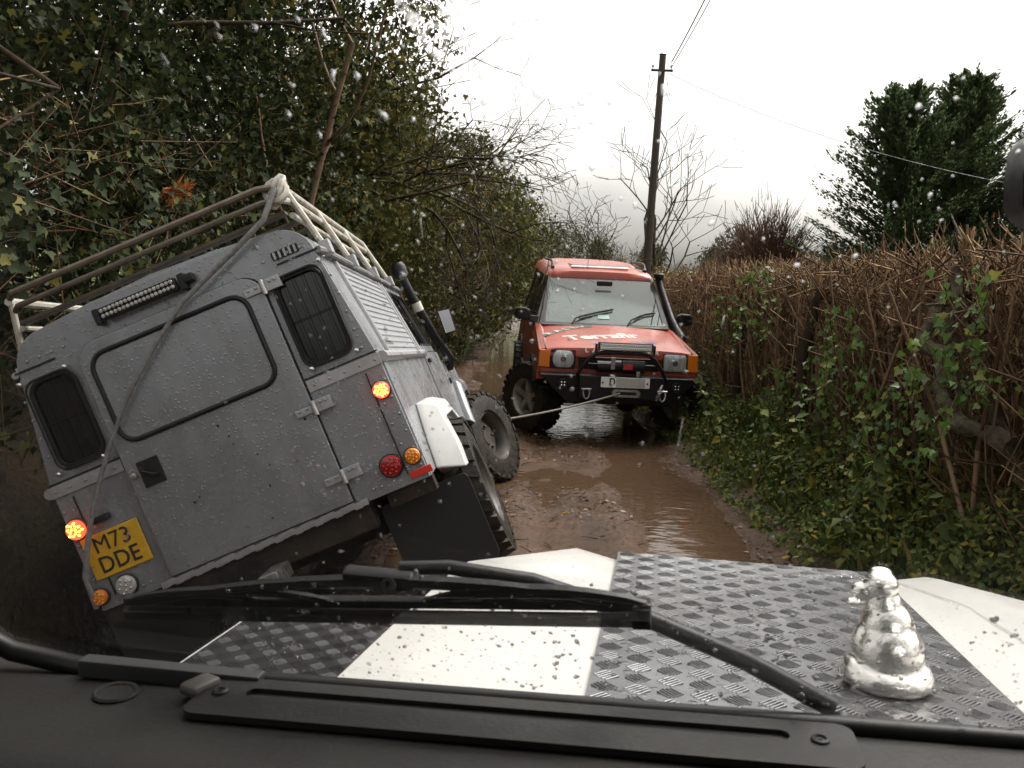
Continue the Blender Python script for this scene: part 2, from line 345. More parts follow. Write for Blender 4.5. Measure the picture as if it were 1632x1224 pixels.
def water_mat():
    M=bpy.data.materials.new('muddy_water'); M.use_nodes=True; N,L=M.node_tree.nodes,M.node_tree.links; b=N['Principled BSDF']
    b.inputs['Base Color'].default_value=(.070,.043,.026,1); b.inputs['Roughness'].default_value=.04; b.inputs['IOR'].default_value=1.33
    g=N.new('ShaderNodeNewGeometry'); mp_=N.new('ShaderNodeMapping'); mp_.inputs['Scale'].default_value=(1,1.7,1); mp_.inputs['Rotation'].default_value=(0,0,R(-25)); L.new(g.outputs['Position'],mp_.inputs['Vector'])
    n=N.new('ShaderNodeTexNoise'); n.inputs['Scale'].default_value=6; n.inputs['Detail'].default_value=2.5; L.new(mp_.outputs[0],n.inputs['Vector'])
    w=N.new('ShaderNodeTexWave'); w.inputs['Scale'].default_value=1.6; w.inputs['Distortion'].default_value=7; w.inputs['Detail'].default_value=2; w.bands_direction='Y'; L.new(mp_.outputs[0],w.inputs['Vector'])
    ad=N.new('ShaderNodeMath'); ad.operation='MULTIPLY_ADD'; ad.inputs[1].default_value=.0; L.new(w.outputs['Fac'],ad.inputs[0]); L.new(n.outputs['Fac'],ad.inputs[2])
    bp=N.new('ShaderNodeBump'); bp.inputs['Distance'].default_value=.02; bp.inputs['Strength'].default_value=.30; L.new(ad.outputs[0],bp.inputs['Height']); L.new(bp.outputs[0],b.inputs['Normal']); return M
M_soil=ground_mat(); M_mud=mud_mat(); M_water=water_mat()
def lane_mask(x,y):
    xs=x-bend(y); return sstep(-1.35,-1.15,xs)*sstep(2.15,1.95,xs)
gx=np.concatenate([-np.geomspace(400,8,20),np.linspace(-7.5,-3.2,16),np.linspace(-3,3.6,46),np.linspace(4,8,9),np.geomspace(9,400,20)])
gy=np.concatenate([np.linspace(-12,-3,6),np.linspace(-2.8,26,145),np.linspace(26.5,60,40),np.geomspace(62,1500,34)])
tag(grid('ground',gx,gy,lambda X,Y:H(X,Y)+.05*vnoise(X*2,Y*2)+.02*vnoise(X*7,Y*7)-.14*lane_mask(X,Y)*sstep(50,45,Y),M_soil),kind='structure')
tag(grid('lane',np.linspace(-1.35,3.0,116),np.concatenate([np.linspace(-3,3.5,40),np.linspace(3.54,14,270),np.linspace(14.1,46,220)]),lambda X,Y:H(X,Y)+lane_detail(X,Y)-.25*(1-lane_mask(X,Y)),M_mud),kind='structure')
tag(grid('puddle_water',np.linspace(-.9,2.6,60),np.linspace(3.5,44,220),lambda X,Y:-.016+0*X-.3*sstep(-.75,-.9,X-bend(Y)),M_water),kind='structure')

rng=np.random.RandomState(11)
# leaves trodden into the mud
n=6500; lx=rng.uniform(-1.0,2.1,n); ly=3.6+rng.beta(1.1,2.2,n)*16; lx=lx+bend(ly)
keep=vnoise(lx*1.1+3,ly*.9)+.25*(np.abs(lx-.3)>.9)>-.08
lx,ly=lx[keep],ly[keep]; lz=np.maximum(H(lx,ly)+lane_detail(lx,ly),-.07)+.008
M_fallen=mat('fallen_leaves',(.1,.05,.02),.45,island=[(0,(.016,.009,.005)),(.45,(.038,.019,.009)),(.8,(.085,.042,.018)),(.95,(.20,.11,.03)),(1,(.38,.27,.03))],trans=.1)
me=leaves_mesh('fallen_leaves',np.stack([lx,ly,lz],-1),np.tile([0,0,1.],(len(lx),1)),rng.uniform(.014,.05,len(lx)),rng,'ovate',0,.18)
tag(link_mesh('fallen_leaves',me,M_fallen),'brown and yellow leaves trodden into the muddy lane','leaves',kind='stuff')
# twigs and clods in the mud
n=420; tx=rng.uniform(-.9,2.0,n); ty=3.8+rng.beta(1.1,2.0,n)*14; tz=H(tx,ty)+lane_detail(tx,ty)+.006; a=rng.uniform(0,np.pi,n); ll=rng.uniform(.03,.13,n)
P0=np.stack([tx,ty,tz],-1); P1=P0+np.stack([np.cos(a)*ll,np.sin(a)*ll,rng.uniform(-.004,.015,n)],-1)
M_bark=mat('bark',(.050,.035,.023),.75,spec=.12,var=.45,vscale=9,bump=.8,bscale=30)
tag(link_mesh('mud_twigs',mesh_np('mud_twigs',*sticks(P0,P1,.004,.0025,4)),M_bark),'broken twigs scattered on the muddy lane','twigs',kind='stuff')
# ------------------------------------------------------------------ shared vehicle pieces
M_black=mat('black_plastic',(.010,.010,.0105),.45,spec=.3,rvar=.15,vscale=12,bump=.05,bscale=120)
M_rubber=mat('tyre_rubber',(.010,.0095,.009),.55,spec=.3,col2=(.032,.023,.016),vscale=9,rvar=.2,bump=.3,bscale=30)
M_satin=mat('satin_black_steel',(.010,.010,.0105),.42,spec=.3,rvar=.12,vscale=8)
M_chassis=mat('muddy_chassis',(.008,.007,.006),.7,spec=.2,col2=(.035,.025,.017),vscale=5,bump=.4,bscale=25)
M_chrome=mat('bright_metal',(.75,.75,.74),.18,1,rvar=.1,vscale=20)
M_steel=mat('dull_steel',(.40,.39,.37),.38,.9,var=.25,vscale=30,rvar=.12)
M_alloy=mat('muddy_alloy',(.46,.43,.38),.42,.4,col2=(.20,.16,.11),vscale=14)
M_rivet=mat('rivet_metal',(.32,.32,.33),.4,.7)
M_darkglass=mat('dark_window',(.006,.007,.008),.06,spec=.6)
def wheel_meshes(rad,wid,rim,key,style):
    """tyre and rim meshes, axle along local x, outer face at +x"""
    Mx=Matrix.Rotation(R(90),4,'Y')
    w=wid/2; g=G()
    prof=[(rim,-w*.80),(rim+.02,-w*.96),(rad*.80,-w*1.0),(rad*.93,-w*.90),(rad*.965,-w*.62),(rad*.97,0),(rad*.965,w*.62),(rad*.93,w*.90),(rad*.80,w*1.0),(rim+.02,w*.96),(rim,w*.80),(rim-.015,0)]
    g.lathe(prof,Mx,44,closed=True)
    nb=26
    for k in range(nb):
        a=2*math.pi*k/nb
        for row,(x0,x1,da) in enumerate(((-w*1.0,-w*.45,0),(-w*.38,w*.02,.5),(w*.0,w*.38,.0),(w*.45,w*1.0,.5))):
            t=a+da*2*math.pi/nb; hw=.34*2*math.pi/nb
            sk=.18*2*math.pi/nb*(1 if row in(0,3) else -1)
            P=[]
            for rr in (rad*.945 if row in (1,2) else rad*.90, rad*1.0):
                sh=0 if rr>rad*.95 or row in (1,2) else 0
                for (xx,tt) in ((x0,t-hw-sk),(x1,t-hw+sk),(x1,t+hw+sk),(x0,t+hw-sk)):
                    r2=rr-(.03*rad if (abs(xx)>w*.9 and rr>rad*.95) else 0)
                    P.append((xx,r2*math.cos(tt),r2*math.sin(tt)))
            g.hexa(P)
    tyre=g
    h=G()
    h.lathe([(rim*1.02,-w*.75),(rim*1.06,-w*.78),(rim*.97,-w*.60),(rim*.92,0),(rim*.97,w*.55),(rim*1.06,w*.80),(rim*1.01,w*.84),(rim*.93,w*.66),(rim*.86,w*.2),(rim*.86,-w*.5)],Mx,36,closed=True)
    h.lathe([(.001,-w*.30),(rim*.9,-w*.34)],Mx,24)
    if style=='spoke':
        h.lathe([(0.001,w*.50),(rim*.26,w*.52),(rim*.33,w*.42),(rim*.33,w*.1)],Mx,20)
        for k in range(5):
            a=2*math.pi*k/5
            E_=Matrix.Rotation(a,4,'X')
            h.add([E_@Vector(p) for p in ((w*.12,-rim*.17,rim*.22),(w*.12,rim*.17,rim*.22),(w*.40,rim*.12,rim*.96),(w*.40,-rim*.12,rim*.96),
                   (w*.50,-rim*.15,rim*.22),(w*.50,rim*.15,rim*.22),(w*.62,rim*.10,rim*.97),(w*.62,-rim*.10,rim*.97))],[(0,3,2,1),(4,5,6,7),(0,1,5,4),(1,2,6,5),(2,3,7,6),(3,0,4,7)])
    else:
        h.lathe([(0.001,w*.36),(rim*.30,w*.36),(rim*.34,w*.20),(rim*.62,w*.28),(rim*.90,w*.10)],Mx,28)
        for k in range(5):
            a=2*math.pi*k/5; h.lathe([(.012,w*.1),(.012,w*.40),(.001,w*.43)],Matrix.Translation((0,rim*.48*math.cos(a),rim*.48*math.sin(a)))@Mx,8)
    return tyre,h
def add_wheel(parent,loc,steer,tyre,rim,mir=False,M_rim=None):
    a=steer+(math.pi if mir else 0)
    o=tyre.build('tyre',M_rubber,None,smooth=30) if isinstance(tyre,G) else link_mesh('tyre',tyre,M_rubber)
    w=bpy.data.objects.new('wheel',None); COL.objects.link(w); w.parent=parent; w.location=loc; w.rotation_euler=(0,0,a); w.empty_display_size=.2
    o.parent=w; r=(rim.build('rim',M_rim,w,smooth=35) if isinstance(rim,G) else link_mesh('rim',rim,M_rim,w))
    return o.data,r.data

# ------------------------------------------------------------------ the silver off-roader stuck in the ditch
M_silver=mat('silver_grey_paint',(.245,.255,.272),.26,.38,var=.06,vscale=3,rvar=.08,bump=.05,bscale=4,wet=45,dirt=.28)
M_rib=mat('silver_rib_paint',(.34,.35,.365),.30,.3,var=.08,vscale=6)
M_galv=mat('galvanised_capping',(.36,.36,.37),.40,.6,var=.12,vscale=15)
M_rackw=mat('weathered_white_rack',(.50,.48,.43),.5,col2=(.28,.24,.18),vscale=14,bump=.1,bscale=30)
M_white=mat('white_arch_paint',(.52,.52,.51),.35,rvar=.1,vscale=10,var=.06)
def tf(o,rx,ry,rz,t):
    Mx=Matrix.Rotation(rz,4,'Z')@Matrix.Rotation(rx,4,'X')@Matrix.Rotation(ry,4,'Y'); Mx.translation=t; o.matrix_world=Mx
DEF=empty('off_roader',(0,0,0),'silver grey box-bodied off-roader tipped sideways into the ditch, roof rack on top','off-roader')
tf(DEF,R(-4),R(-24.6),R(.1),(-.85,3.96,-.15))
hw=lambda z: .82 if z<=1.24 else .82-.08*(z-1.24)/.56          # half-width of the shell
def rear_outline(dx=0):
    P=[(.825,.63),(.82,1.24),(.74,1.79)]
    for k in range(1,8):
        a=R(90*k/8); P.append((.74-.16*(1-math.cos(a)), 1.79+.155*math.sin(a)))
    P.append((.30,1.97)); 
    return P+[(-x,z) for x,z in reversed(P)]
ro=rear_outline()
win_r=rrect(.505,.725,1.31,1.725,.06); win_l=[(-x,z) for x,z in reversed(win_r)]
G().panel(ro,[win_r,win_l],.03).build('rear_panel',M_silver,DEF,bevel=.004)
# seams and cappings on the tail
for s in (-1,1):
    G().box((s*.645,-.004,1.225),(.36,.010,.055)).build('waist_strip',M_galv,DEF,bevel=.002)
    G().box((s*.645,-.003,1.262),(.36,.008,.006)).build('seam',M_black,DEF)
    G().box((s*.655,-.003,1.795),(.20,.008,.008)).build('seam',M_black,DEF)
    G().box((s*.735,-.0045,.93),(.004,.010,.50)).build('seam',M_chassis,DEF)
# window glass and wire guards
M_guard=mat('black_guard_wire',(.006,.006,.006),.6,spec=.2)
for s in (-1,1):
    wr=rrect(.505,.725,1.31,1.725,.06)
    G().panel([(s*x,z) for x,z in (wr if s>0 else reversed(wr))],(),.006,lambda u,v,d:(u,.012+d,v)).build('window_glass',M_darkglass,DEF)
    G().tube([(s*x,-.003,z) for x,z in wr],.011,6,closed=True).build('window_rubber',M_black,DEF)
    gd=G().tube([(s*x,-.022,z) for x,z in rrect(.498,.735,1.30,1.735,.055)],.006,6,closed=True).build('window_guard',M_satin,DEF)
    for k in range(4):
        x=s*(.498+.237*(k+1)/5); G().tube([(x,-.022,1.30),(x,-.022,1.735)],.0014,5).build('guard_bar',M_guard,gd)
    for zz in (1.52,): G().tube([(s*.498,-.019,zz),(s*.735,-.019,zz)],.0018,5).build('guard_bar',M_guard,gd)
    for zz in (1.295,1.74):
        for xx in (.52,.742): G().lathe([(.012,0),(.010,.012),(.001,.015)],Matrix.Translation((s*xx,-.018,zz))@Matrix.Rotation(R(90),4,'X'),8).build('guard_bolt',M_chrome,gd)
# tail door
do=[(-.455,.66),(.455,.66)]+[(.455-.10*(1-math.cos(R(a))),1.70+.10*math.sin(R(a))) for a in range(0,91,15)]+[(-.455+.10*(1-math.cos(R(a))),1.70+.10*math.sin(R(a))) for a in range(90,-1,-15)]
G().panel([(x*1.016,.655+(z-.66)*1.008) for x,z in do],(),.006,lambda u,v,d:(u,-.006+d,v)).build('door_gap_seal',M_black,DEF)
door=G().panel(do,(),.020,lambda u,v,d:(u,-.024+d,v)).build('tail_door',M_silver,DEF,bevel=.006,seg=3)
G().panel(rrect(-.405,.365,1.305,1.735,.075),(),.004,lambda u,v,d:(u,-.0275+d,v)).build('blanking_panel',M_silver,door,bevel=.001)
G().tube([(x,-.026,z) for x,z in rrect(-.405,.365,1.305,1.735,.075,8)],.0125,8,closed=True).build('window_seal',M_black,door)
for zz in (1.72,1.125,.785):
    h=G(); h.tube([(.463,-.040,zz-.035),(.463,-.040,zz+.035)],.013,10); h.box((.415,-.030,zz),(.09,.012,.036)); h.box((.505,-.020,zz+.004),(.085,.030,.058))
    h=h.build('hinge',M_galv,door,bevel=.004)
    for dx in (-.072,-.035,.035,.06): G().lathe([(.008,0),(.007,.007),(.001,.009)],Matrix.Translation((.463+dx,-.036,zz+(.010 if dx<0 else .018)))@Matrix.Rotation(R(90),4,'X'),6).build('hinge_bolt',M_rivet,h)
hd=G().box((-.345,-.026,1.145),(.105,.008,.125)).build('handle_plate',M_satin,door,bevel=.003)
G().tube([(-.372,-.030,1.165),(-.372,-.058,1.16),(-.330,-.060,1.13),(-.318,-.032,1.125)],.009,8).build('door_handle',M_satin,door)
G().lathe([(.016,0),(.015,.012),(.001,.014)],Matrix.Translation((-.425,-.026,1.155))@Matrix.Rotation(R(90),4,'X'),12).build('key_lock',M_steel,door)
rng=np.random.RandomState(3)
g=G()
for i in range(13):                    # pitted stones chips and bolt heads on the door
    x,z=rng.uniform(-.4,.42),rng.uniform(.72,1.28); g.lathe([(.003+.005*rng.rand(),0),(.003,.002)],Matrix.Translation((x,-.0245,z))@Matrix.Rotation(R(90),4,'X'),6)
tag(g.build('paint_chips',M_chassis,door),kind='stuff')
# rivets along the tail seams
g=G(); rv=lambda x,z: g.lathe([(.0075,0),(.006,.004),(.001,.006)],Matrix.Translation((x,-.002,z))@Matrix.Rotation(R(90),4,'X'),7)
for s in (-1,1):
    for k in range(5): g.lathe([(.0075,0),(.006,.004),(.001,.006)],Matrix.Translation((s*(.50+.075*k),-.009,1.225))@Matrix.Rotation(R(90),4,'X'),7)
    for k in range(7): rv(s*.805,.70+.085*k)
    for k in range(4): rv(s*.76,.82+.1*k)
    rv(s*.56,.675); rv(s*.60,.672)
    for k in range(4): rv(s*(.50+.06*k),1.83)
    for k in range(6): rv(s*.765,1.30+.09*k)
tag(g.build('rivets',M_rivet,DEF),kind='stuff')
sill=G()
for k in range(31):
    x=-.5+1.0*k/30; sill.box((x,-.012,.635+.004*math.sin(k*2.1)),(.036,.014,.030))
sill.build('door_sill',M_galv,DEF,bevel=.002)
G().panel(rrect(.545,.675,1.815,1.855,.006),(),.004,lambda u,v,d:(u,-.004+d,v)).build('vent_plate',M_satin,DEF)
for k in range(5): G().box((.56+.025*k,-.007,1.835),(.010,.008,.034)).build('vent_louvre',M_galv,DEF)
# lamps
M_lred=mat('red_lens',(.24,.006,.008),.12,coat=.5); M_lamb=mat('amber_lens',(.60,.17,.01),.14,coat=.5)
M_lclear=mat('clear_lens',(.55,.55,.52),.08,.4); M_glow=mat('lit_tail_lens',(.5,.02,.01),.2,emit=(1,.035,.015),estr=2.6); M_led=mat('lit_led',(1,.6,.1),.3,emit=(1,.50,.03),estr=5)
def lamp(name,x,z,r,m_,leds=0,ledm=None,par=DEF,y=-.004):
    Mx=Matrix.Translation((x,y,z))@Matrix.Rotation(R(90),4,'X')
    b=G().lathe([(r*1.12,0),(r*1.14,.012),(r*1.02,.016)],Mx,24).build(name,M_black,par)
    G().lathe([(r,.010),(r,.026),(r*.9,.034),(r*.5,.038),(.001,.039)],Mx,24).build('lens',m_,b)
    k=0
    if leds:
        for i in range(leds):
            rr=r*.82*math.sqrt((i+.5)/leds); a=i*2.4
            G().lathe([(r*.15,.0),(r*.11,.008),(.001,.010)],Matrix.Translation((x+rr*math.cos(a),y-.033,z+rr*math.sin(a)))@Matrix.Rotation(R(90),4,'X'),7).build('led',ledm,b)
    return b
lamp('stop_lamp',.68,.745,.050,M_lred,14,mat('dark_red_reflector',(.40,.03,.03),.1,.3))
lamp('indicator_lamp',.788,.75,.037,M_lamb,12,mat('pale_amber_bead',(.75,.34,.04),.15))
lamp('tail_lamp',.775,1.085,.038,M_glow,19,M_led)
lamp('tail_lamp',-.775,1.03,.045,M_glow,15,M_led); lamp('indicator_lamp',-.80,.70,.037,M_lamb,12,MATS['pale_amber_bead'])
lamp('reverse_lamp',-.665,.705,.047,M_lclear,9,M_chrome)
G().box((.797,-.008,.668),(.105,.010,.034),(0,R(0),0)).build('reflector',mat('red_reflector',(.55,.035,.02),.25),DEF,bevel=.003)
# yellow rear number plate
M_yel=mat('yellow_plate',(.62,.36,.012),.35,col2=(.50,.27,.01),vscale=14); M_ink=mat('plate_black',(.012,.012,.012),.4)
pl=G().box((-.645,-.010,.875),(.285,.008,.205),(0,0,0)).build('number_plate',M_yel,DEF,bevel=.006,seg=3)
MxT=Matrix.Translation((-.645,-.0155,.922))@Matrix.Rotation(R(90),4,'X')
text_obj('plate_lettering','M73',.108,M_ink,pl,MxT,bold=0,sx=.98)
text_obj('plate_lettering','DDE',.108,M_ink,pl,Matrix.Translation((-.645,-.0155,.827))@Matrix.Rotation(R(90),4,'X'),bold=.0012,sx=.95)
pl2=G().box((-.655,-.022,1.035),(.10,.035,.032)).build('plate_lamp',M_satin,DEF,bevel=.010,seg=3)
# LED work light bar above the tail door
lb=G().box((-.075,-.045,1.885),(.37,.045,.062),(R(8),0,0)).build('work_light_bar',M_satin,DEF,bevel=.006)
for i in range(18):
    for j in (0,1): G().lathe([(.0105,0),(.009,.004),(.001,.005)],Matrix.Translation((-.245+.02*i,-.068-.004*j,1.873+.024*j))@Matrix.Rotation(R(90),4,'X'),8).build('led',M_steel,lb)
for xx in (-.285,.135): G().box((xx,-.022,1.885),(.03,.05,.075)).build('bracket',M_satin,lb,bevel=.004)
G().box((.165,-.025,1.89),(.05,.05,.04)).build('connector',M_black,lb,bevel=.008)
# roof with gutters
def roof_sec(y,dz=0):
    P=[(.74,1.79)]+[(.74-.16*(1-math.cos(R(90*k/8))),1.79+.155*math.sin(R(90*k/8))) for k in range(1,9)]+[(.30,1.972),(0,1.985)]
    P=P+[(-x,z) for x,z in reversed(P[:-1])]; return [(x,y,z+dz) for x,z in P]
g=G(); g.loft([roof_sec(.02),roof_sec(.9,.004),roof_sec(2.85,-.01),roof_sec(3.02,-.04)],cap=True); g.build('roof',M_silver,DEF,smooth=40)
for s in (-1,1): G().tube([(s*.755,-.005,1.79),(s*.765,.05,1.787),(s*.765,2.85,1.78),(s*.74,3.0,1.76)],.017,8).build('roof_gutter',mat('gutter_sealant',(.10,.10,.10),.5,col2=(.25,.25,.25),vscale=14),DEF)
# flanks
arch=lambda yc,zc,r:[(yc-r,.63),(yc-r*.86,zc+r*.55),(yc-r*.55,zc+r*.92),(yc+r*.55,zc+r*.92),(yc+r*.86,zc+r*.55),(yc+r,.63)]
YB=1.90; YA=2.95; YR=.75; YF=3.60
for s in (-1,1):
    fx=lambda x0:(lambda u,v,d:(s*(x0-d),u,v))
    tub=[(0.03,.63)]+arch(YR,.45,.46)+[(YB,.63),(YB,1.235),(.03,1.235)]
    tb=G().panel(tub,(),.025,fx(.83)).build('tub_side',M_silver,DEF,bevel=.004)
    G().tube([(s*.836,.0,1.228),(s*.836,YB,1.228)],.026,10).build('waist_capping',M_galv,DEF)
    # sloping upper side with tumblehome
    fu=lambda x0:(lambda u,v,d:(s*(hw(v)+x0-d),u,v))
    G().panel([(0.03,1.245),(YB,1.245),(YB,1.785),(0.03,1.785)],(),.02,fu(0)).build('upper_side',M_silver,DEF)
    rb=G().panel([(.40,1.255),(1.70,1.255),(1.70,1.77),(.40,1.77)],(),.006,fu(.006)).build('ribbed_panel',M_rib,DEF)
    for k in range(14):
        z=1.275+.036*k
        G().hexa([(s*(hw(z)+.006),.42,z),(s*(hw(z)+.006),1.68,z),(s*(hw(z)+.013),1.68,z+.004),(s*(hw(z)+.013),.42,z+.004),
                  (s*(hw(z+.03)+.006),.42,z+.030),(s*(hw(z+.03)+.006),1.68,z+.030),(s*(hw(z+.026)+.012),1.68,z+.024),(s*(hw(z+.026)+.012),.42,z+.024)]).build('slat',M_rib,rb)
    for yy in (.37,1.74,YB-.02): G().hexa([(s*(hw(1.25)),yy-.02,1.25),(s*(hw(1.25)),yy+.02,1.25),(s*(hw(1.25)+.016),yy+.015,1.25),(s*(hw(1.25)+.016),yy-.015,1.25),(s*hw(1.78),yy-.02,1.78),(s*hw(1.78),yy+.02,1.78),(s*(hw(1.78)+.016),yy+.015,1.78),(s*(hw(1.78)+.016),yy-.015,1.78)]).build('side_rail',M_galv,DEF,bevel=.003)
    # front door
    dl=[(YB+.01,.64),(YA-.01,.64),(YA-.01,1.235),(YB+.01,1.235)]
    fd=G().panel(dl,(),.03,fx(.842)).build('front_door',M_silver,DEF,bevel=.008)
    du=[(YB+.01,1.245),(YA-.02,1.245),(YA-.16,1.765),(YB+.01,1.765)]; dwin=[(YB+.13,1.30),(YA-.10,1.30),(YA-.20,1.715),(YB+.13,1.715)]
    G().panel(du,[dwin],.03,fu(.008)).build('window_frame',M_silver,fd,bevel=.003)
    G().panel(dwin,(),.005,fu(-.008)).build('window_glass',glass_thin('pale_window_glass',(.30,.36,.36),1.6),fd)
    G().tube([(s*(hw(v)+.010),u,v) for u,v in dwin],.008,6,closed=True).build('window_rubber',M_black,fd)
    G().box((s*.852,YB+.09,1.17),(.02,.11,.03)).build('door_handle',M_black,fd,bevel=.004)
    # front wing, arch, bulkhead
    wg=[(YA,.63)]+arch(YF,.45,.47)+[(4.30,.63),(4.30,1.05),(4.18,1.10),(YA,1.16)]
    G().panel(wg,(),.03,fx(.835)).build('front_wing',M_silver,DEF,bevel=.012,seg=3)
    G().box((s*.842,3.15,.98),(.012,.13,.045)).build('wing_vent',M_black,DEF,bevel=.003)
    # arch flare, angular moulded
    for yc,rr,nm in ((YR,.47,'arch_flare'),(YF,.48,'arch_flare')):
        a1=[(yc-rr*1.05,.60),(yc-rr*.90,.45+rr*.62),(yc-rr*.58,.45+rr*1.02),(yc+rr*.58,.45+rr*1.02),(yc+rr*.90,.45+rr*.62),(yc+rr*1.05,.58)]
        a0=[(yc-rr*.86,.58),(yc-rr*.76,.45+rr*.50),(yc-rr*.50,.45+rr*.82),(yc+rr*.50,.45+rr*.82),(yc+rr*.76,.45+rr*.50),(yc+rr*.86,.58)]
        secs=[]
        for (u1,v1),(u0,v0) in zip(a1,a0): secs.append([(s*.83,u1,v1+.03),(s*.87,u1,v1+.02),(s*((.975 if v1<.80 else .935) if yc==YR else .895),(u1+u0)/2*.35+u1*.65,v1-.02),(s*((.982 if v1<.80 else .955) if yc==YR else .895),u0,v0),(s*.84,u0,v0)])
        G().loft(secs).build(nm,M_white if yc==YR else M_silver,DEF,bevel=.010,seg=3,smooth=40)
    # inner arch liner
    G().loft([[(s*.82,yc_,z_),(s*.42,yc_,z_)] for yc_,z_ in [(YR-.46,.62),(YR-.40,.72),(YR-.26,.89),(YR+.26,.89),(YR+.40,.72),(YR+.46,.62)]],cap=False,closed=False).build('wheel_arch_liner',M_chassis,DEF)
# bonnet, scuttle, windscreen, nose
G().loft([[(-.80,YA-.02,1.17),(.80,YA-.02,1.17),(.80,YA-.02,1.10),(-.80,YA-.02,1.10)],[(-.62,3.12,1.26),(.62,3.12,1.26),(.62,3.12,1.08),(-.62,3.12,1.08)],[(-.60,4.26,1.17),(.60,4.26,1.17),(.60,4.26,1.05),(-.60,4.26,1.05)],[(-.58,4.32,1.08),(.58,4.32,1.08),(.58,4.32,.7),(-.58,4.32,.7)]]).build('bonnet',M_silver,DEF,bevel=.02,seg=3)
for s in (-1,1): G().hexa([(s*.60,YA,1.02),(s*.84,YA,1.02),(s*.84,4.28,1.0),(s*.60,4.28,1.0),(s*.60,YA,1.155),(s*.83,YA,1.15),(s*.82,4.26,1.07),(s*.60,4.26,1.09)]).build('wing_top',M_silver,DEF,bevel=.02,seg=3)
G().panel([(-.76,1.25),(.76,1.25),(.72,1.78),(-.72,1.78)],[[(-.69,1.30),(.69,1.30),(.66,1.73),(-.66,1.73)]],.03,lambda u,v,d:(u,YA-.03-.28*(v-1.25)+d,v)).build('windscreen_frame',M_silver,DEF)
G().panel([(-.69,1.30),(.69,1.30),(.66,1.73),(-.66,1.73)],(),.006,lambda u,v,d:(u,YA-.02-.28*(v-1.25)+d,v)).build('windscreen',MATS['pale_window_glass'],DEF)
G().box((0,4.35,.62),(1.66,.10,.14)).build('front_bumper',M_satin,DEF,bevel=.01)
G().box((0,1.3,.66),(1.6,2.5,.02)).build('floor',M_chassis,DEF)
# snorkel up the pillar
sn=G().tube([(.845,3.42,1.08),(.885,3.36,1.16),(.885,3.12,1.24),(.870,2.96,1.34),(.835,2.86,1.70),(.825,2.83,1.86)],[.04,.042,.040,.036,.034,.034],12).build('snorkel',M_black,DEF)
G().lathe([(.036,0),(.055,.02),(.06,.10),(.045,.13),(.001,.135)],Matrix.Translation((.825,2.83,1.85)),14).build('snorkel_head',M_black,sn)
G().lathe([(.039,0),(.039,.07)],Matrix.Translation((.843,2.885,1.58))@Matrix.Rotation(R(12),4,'X'),14).build('snorkel_band',mat('white_band',(.6,.57,.5),.5),sn)
# mirror
mr_=G().loft([[(x*.72-.03,3.0+.02,1.425+ (z)*.75) for x,z in [(1.36,-.12),(1.5,-.13),(1.52,.13),(1.38,.15)]],[(x*.72-.03,3.0+.05,1.425+z*.75) for x,z in [(1.37,-.10),(1.49,-.11),(1.51,.11),(1.39,.13)]]]).build('door_mirror',M_black,DEF,bevel=.008,seg=3)
G().panel([(.96,1.345),(1.04,1.338),(1.055,1.512),(.97,1.528)],(),.003,lambda u,v,d:(u,3.012+d,v)).build('mirror_glass',mat('mirror_silver',(.45,.46,.48),.03,1),mr_)
G().tube([(.84,3.02,1.25),(.90,3.06,1.27),(.99,3.06,1.35)],.014,8).build('mirror_arm',M_black,mr_)
# roof rack
rk=DEF
def rail(pts,r=.016,nm='rack_rail',m_=M_rackw): return G().tube(pts,r,8).build(nm,m_,rk)
RX=.70
M_rack_shade=mat('shaded_rack_tube',(.070,.053,.038),.55,col2=(.14,.11,.078),vscale=9,bump=.1,bscale=30)  # white rack tube darkened to brown, shade of the rear rails painted in
rail([(-.66,.05,2.14),(-.62,.0,2.145),(.60,.0,2.145),(.67,.03,2.135)],.016,m_=M_rack_shade)
rail([(.665,.028,2.136),(RX,.12,2.13),(RX,2.3,2.13),(RX-.05,2.42,2.12)],.016)
rail([(-.66,.05,2.075),(-.62,.0,2.08),(.60,.0,2.08),(.67,.03,2.075)],.014,m_=M_rack_shade)
rail([(.665,.028,2.075),(RX,.12,2.07),(RX,2.3,2.07)],.016)
rail([(-RX,.1,2.14),(-RX,2.3,2.13)],.020); rail([(-RX,2.35,2.13),(RX,2.35,2.13)],.018)
for s in (-1,1):
    for k,yy in enumerate((.12,.80,1.55,2.28)):
        rail([(s*RX,yy,2.13),(s*.765,yy+.01,1.83)],.016,'rack_leg')
        G().box((s*.775,yy+.01,1.805),(.05,.07,.07)).build('rack_foot',M_galv,DEF,bevel=.005)
    rail([(s*.69,.1,2.00),(s*.69,2.3,2.00)],.014)
for k in range(9): G().box((0,.10+.265*k,2.02),(1.34,.065,.018),(0,0,0)).build('rack_slat',mat('dark_wet_slat',(.10,.075,.05),.5,col2=(.04,.03,.02),vscale=12),DEF,bevel=.003)
# lashing knotted round the rack corner
g=G()
for k in range(3):
    P=[(.675+.05*math.cos(t),.035+.05*math.sin(t)*.7+.012*k,2.115+.055*math.sin(t+k)) for t in np.linspace(0,2*math.pi,12,endpoint=False)]; g.tube(P,.016,6,closed=True)
g.build('lashing',M_rackw,DEF)
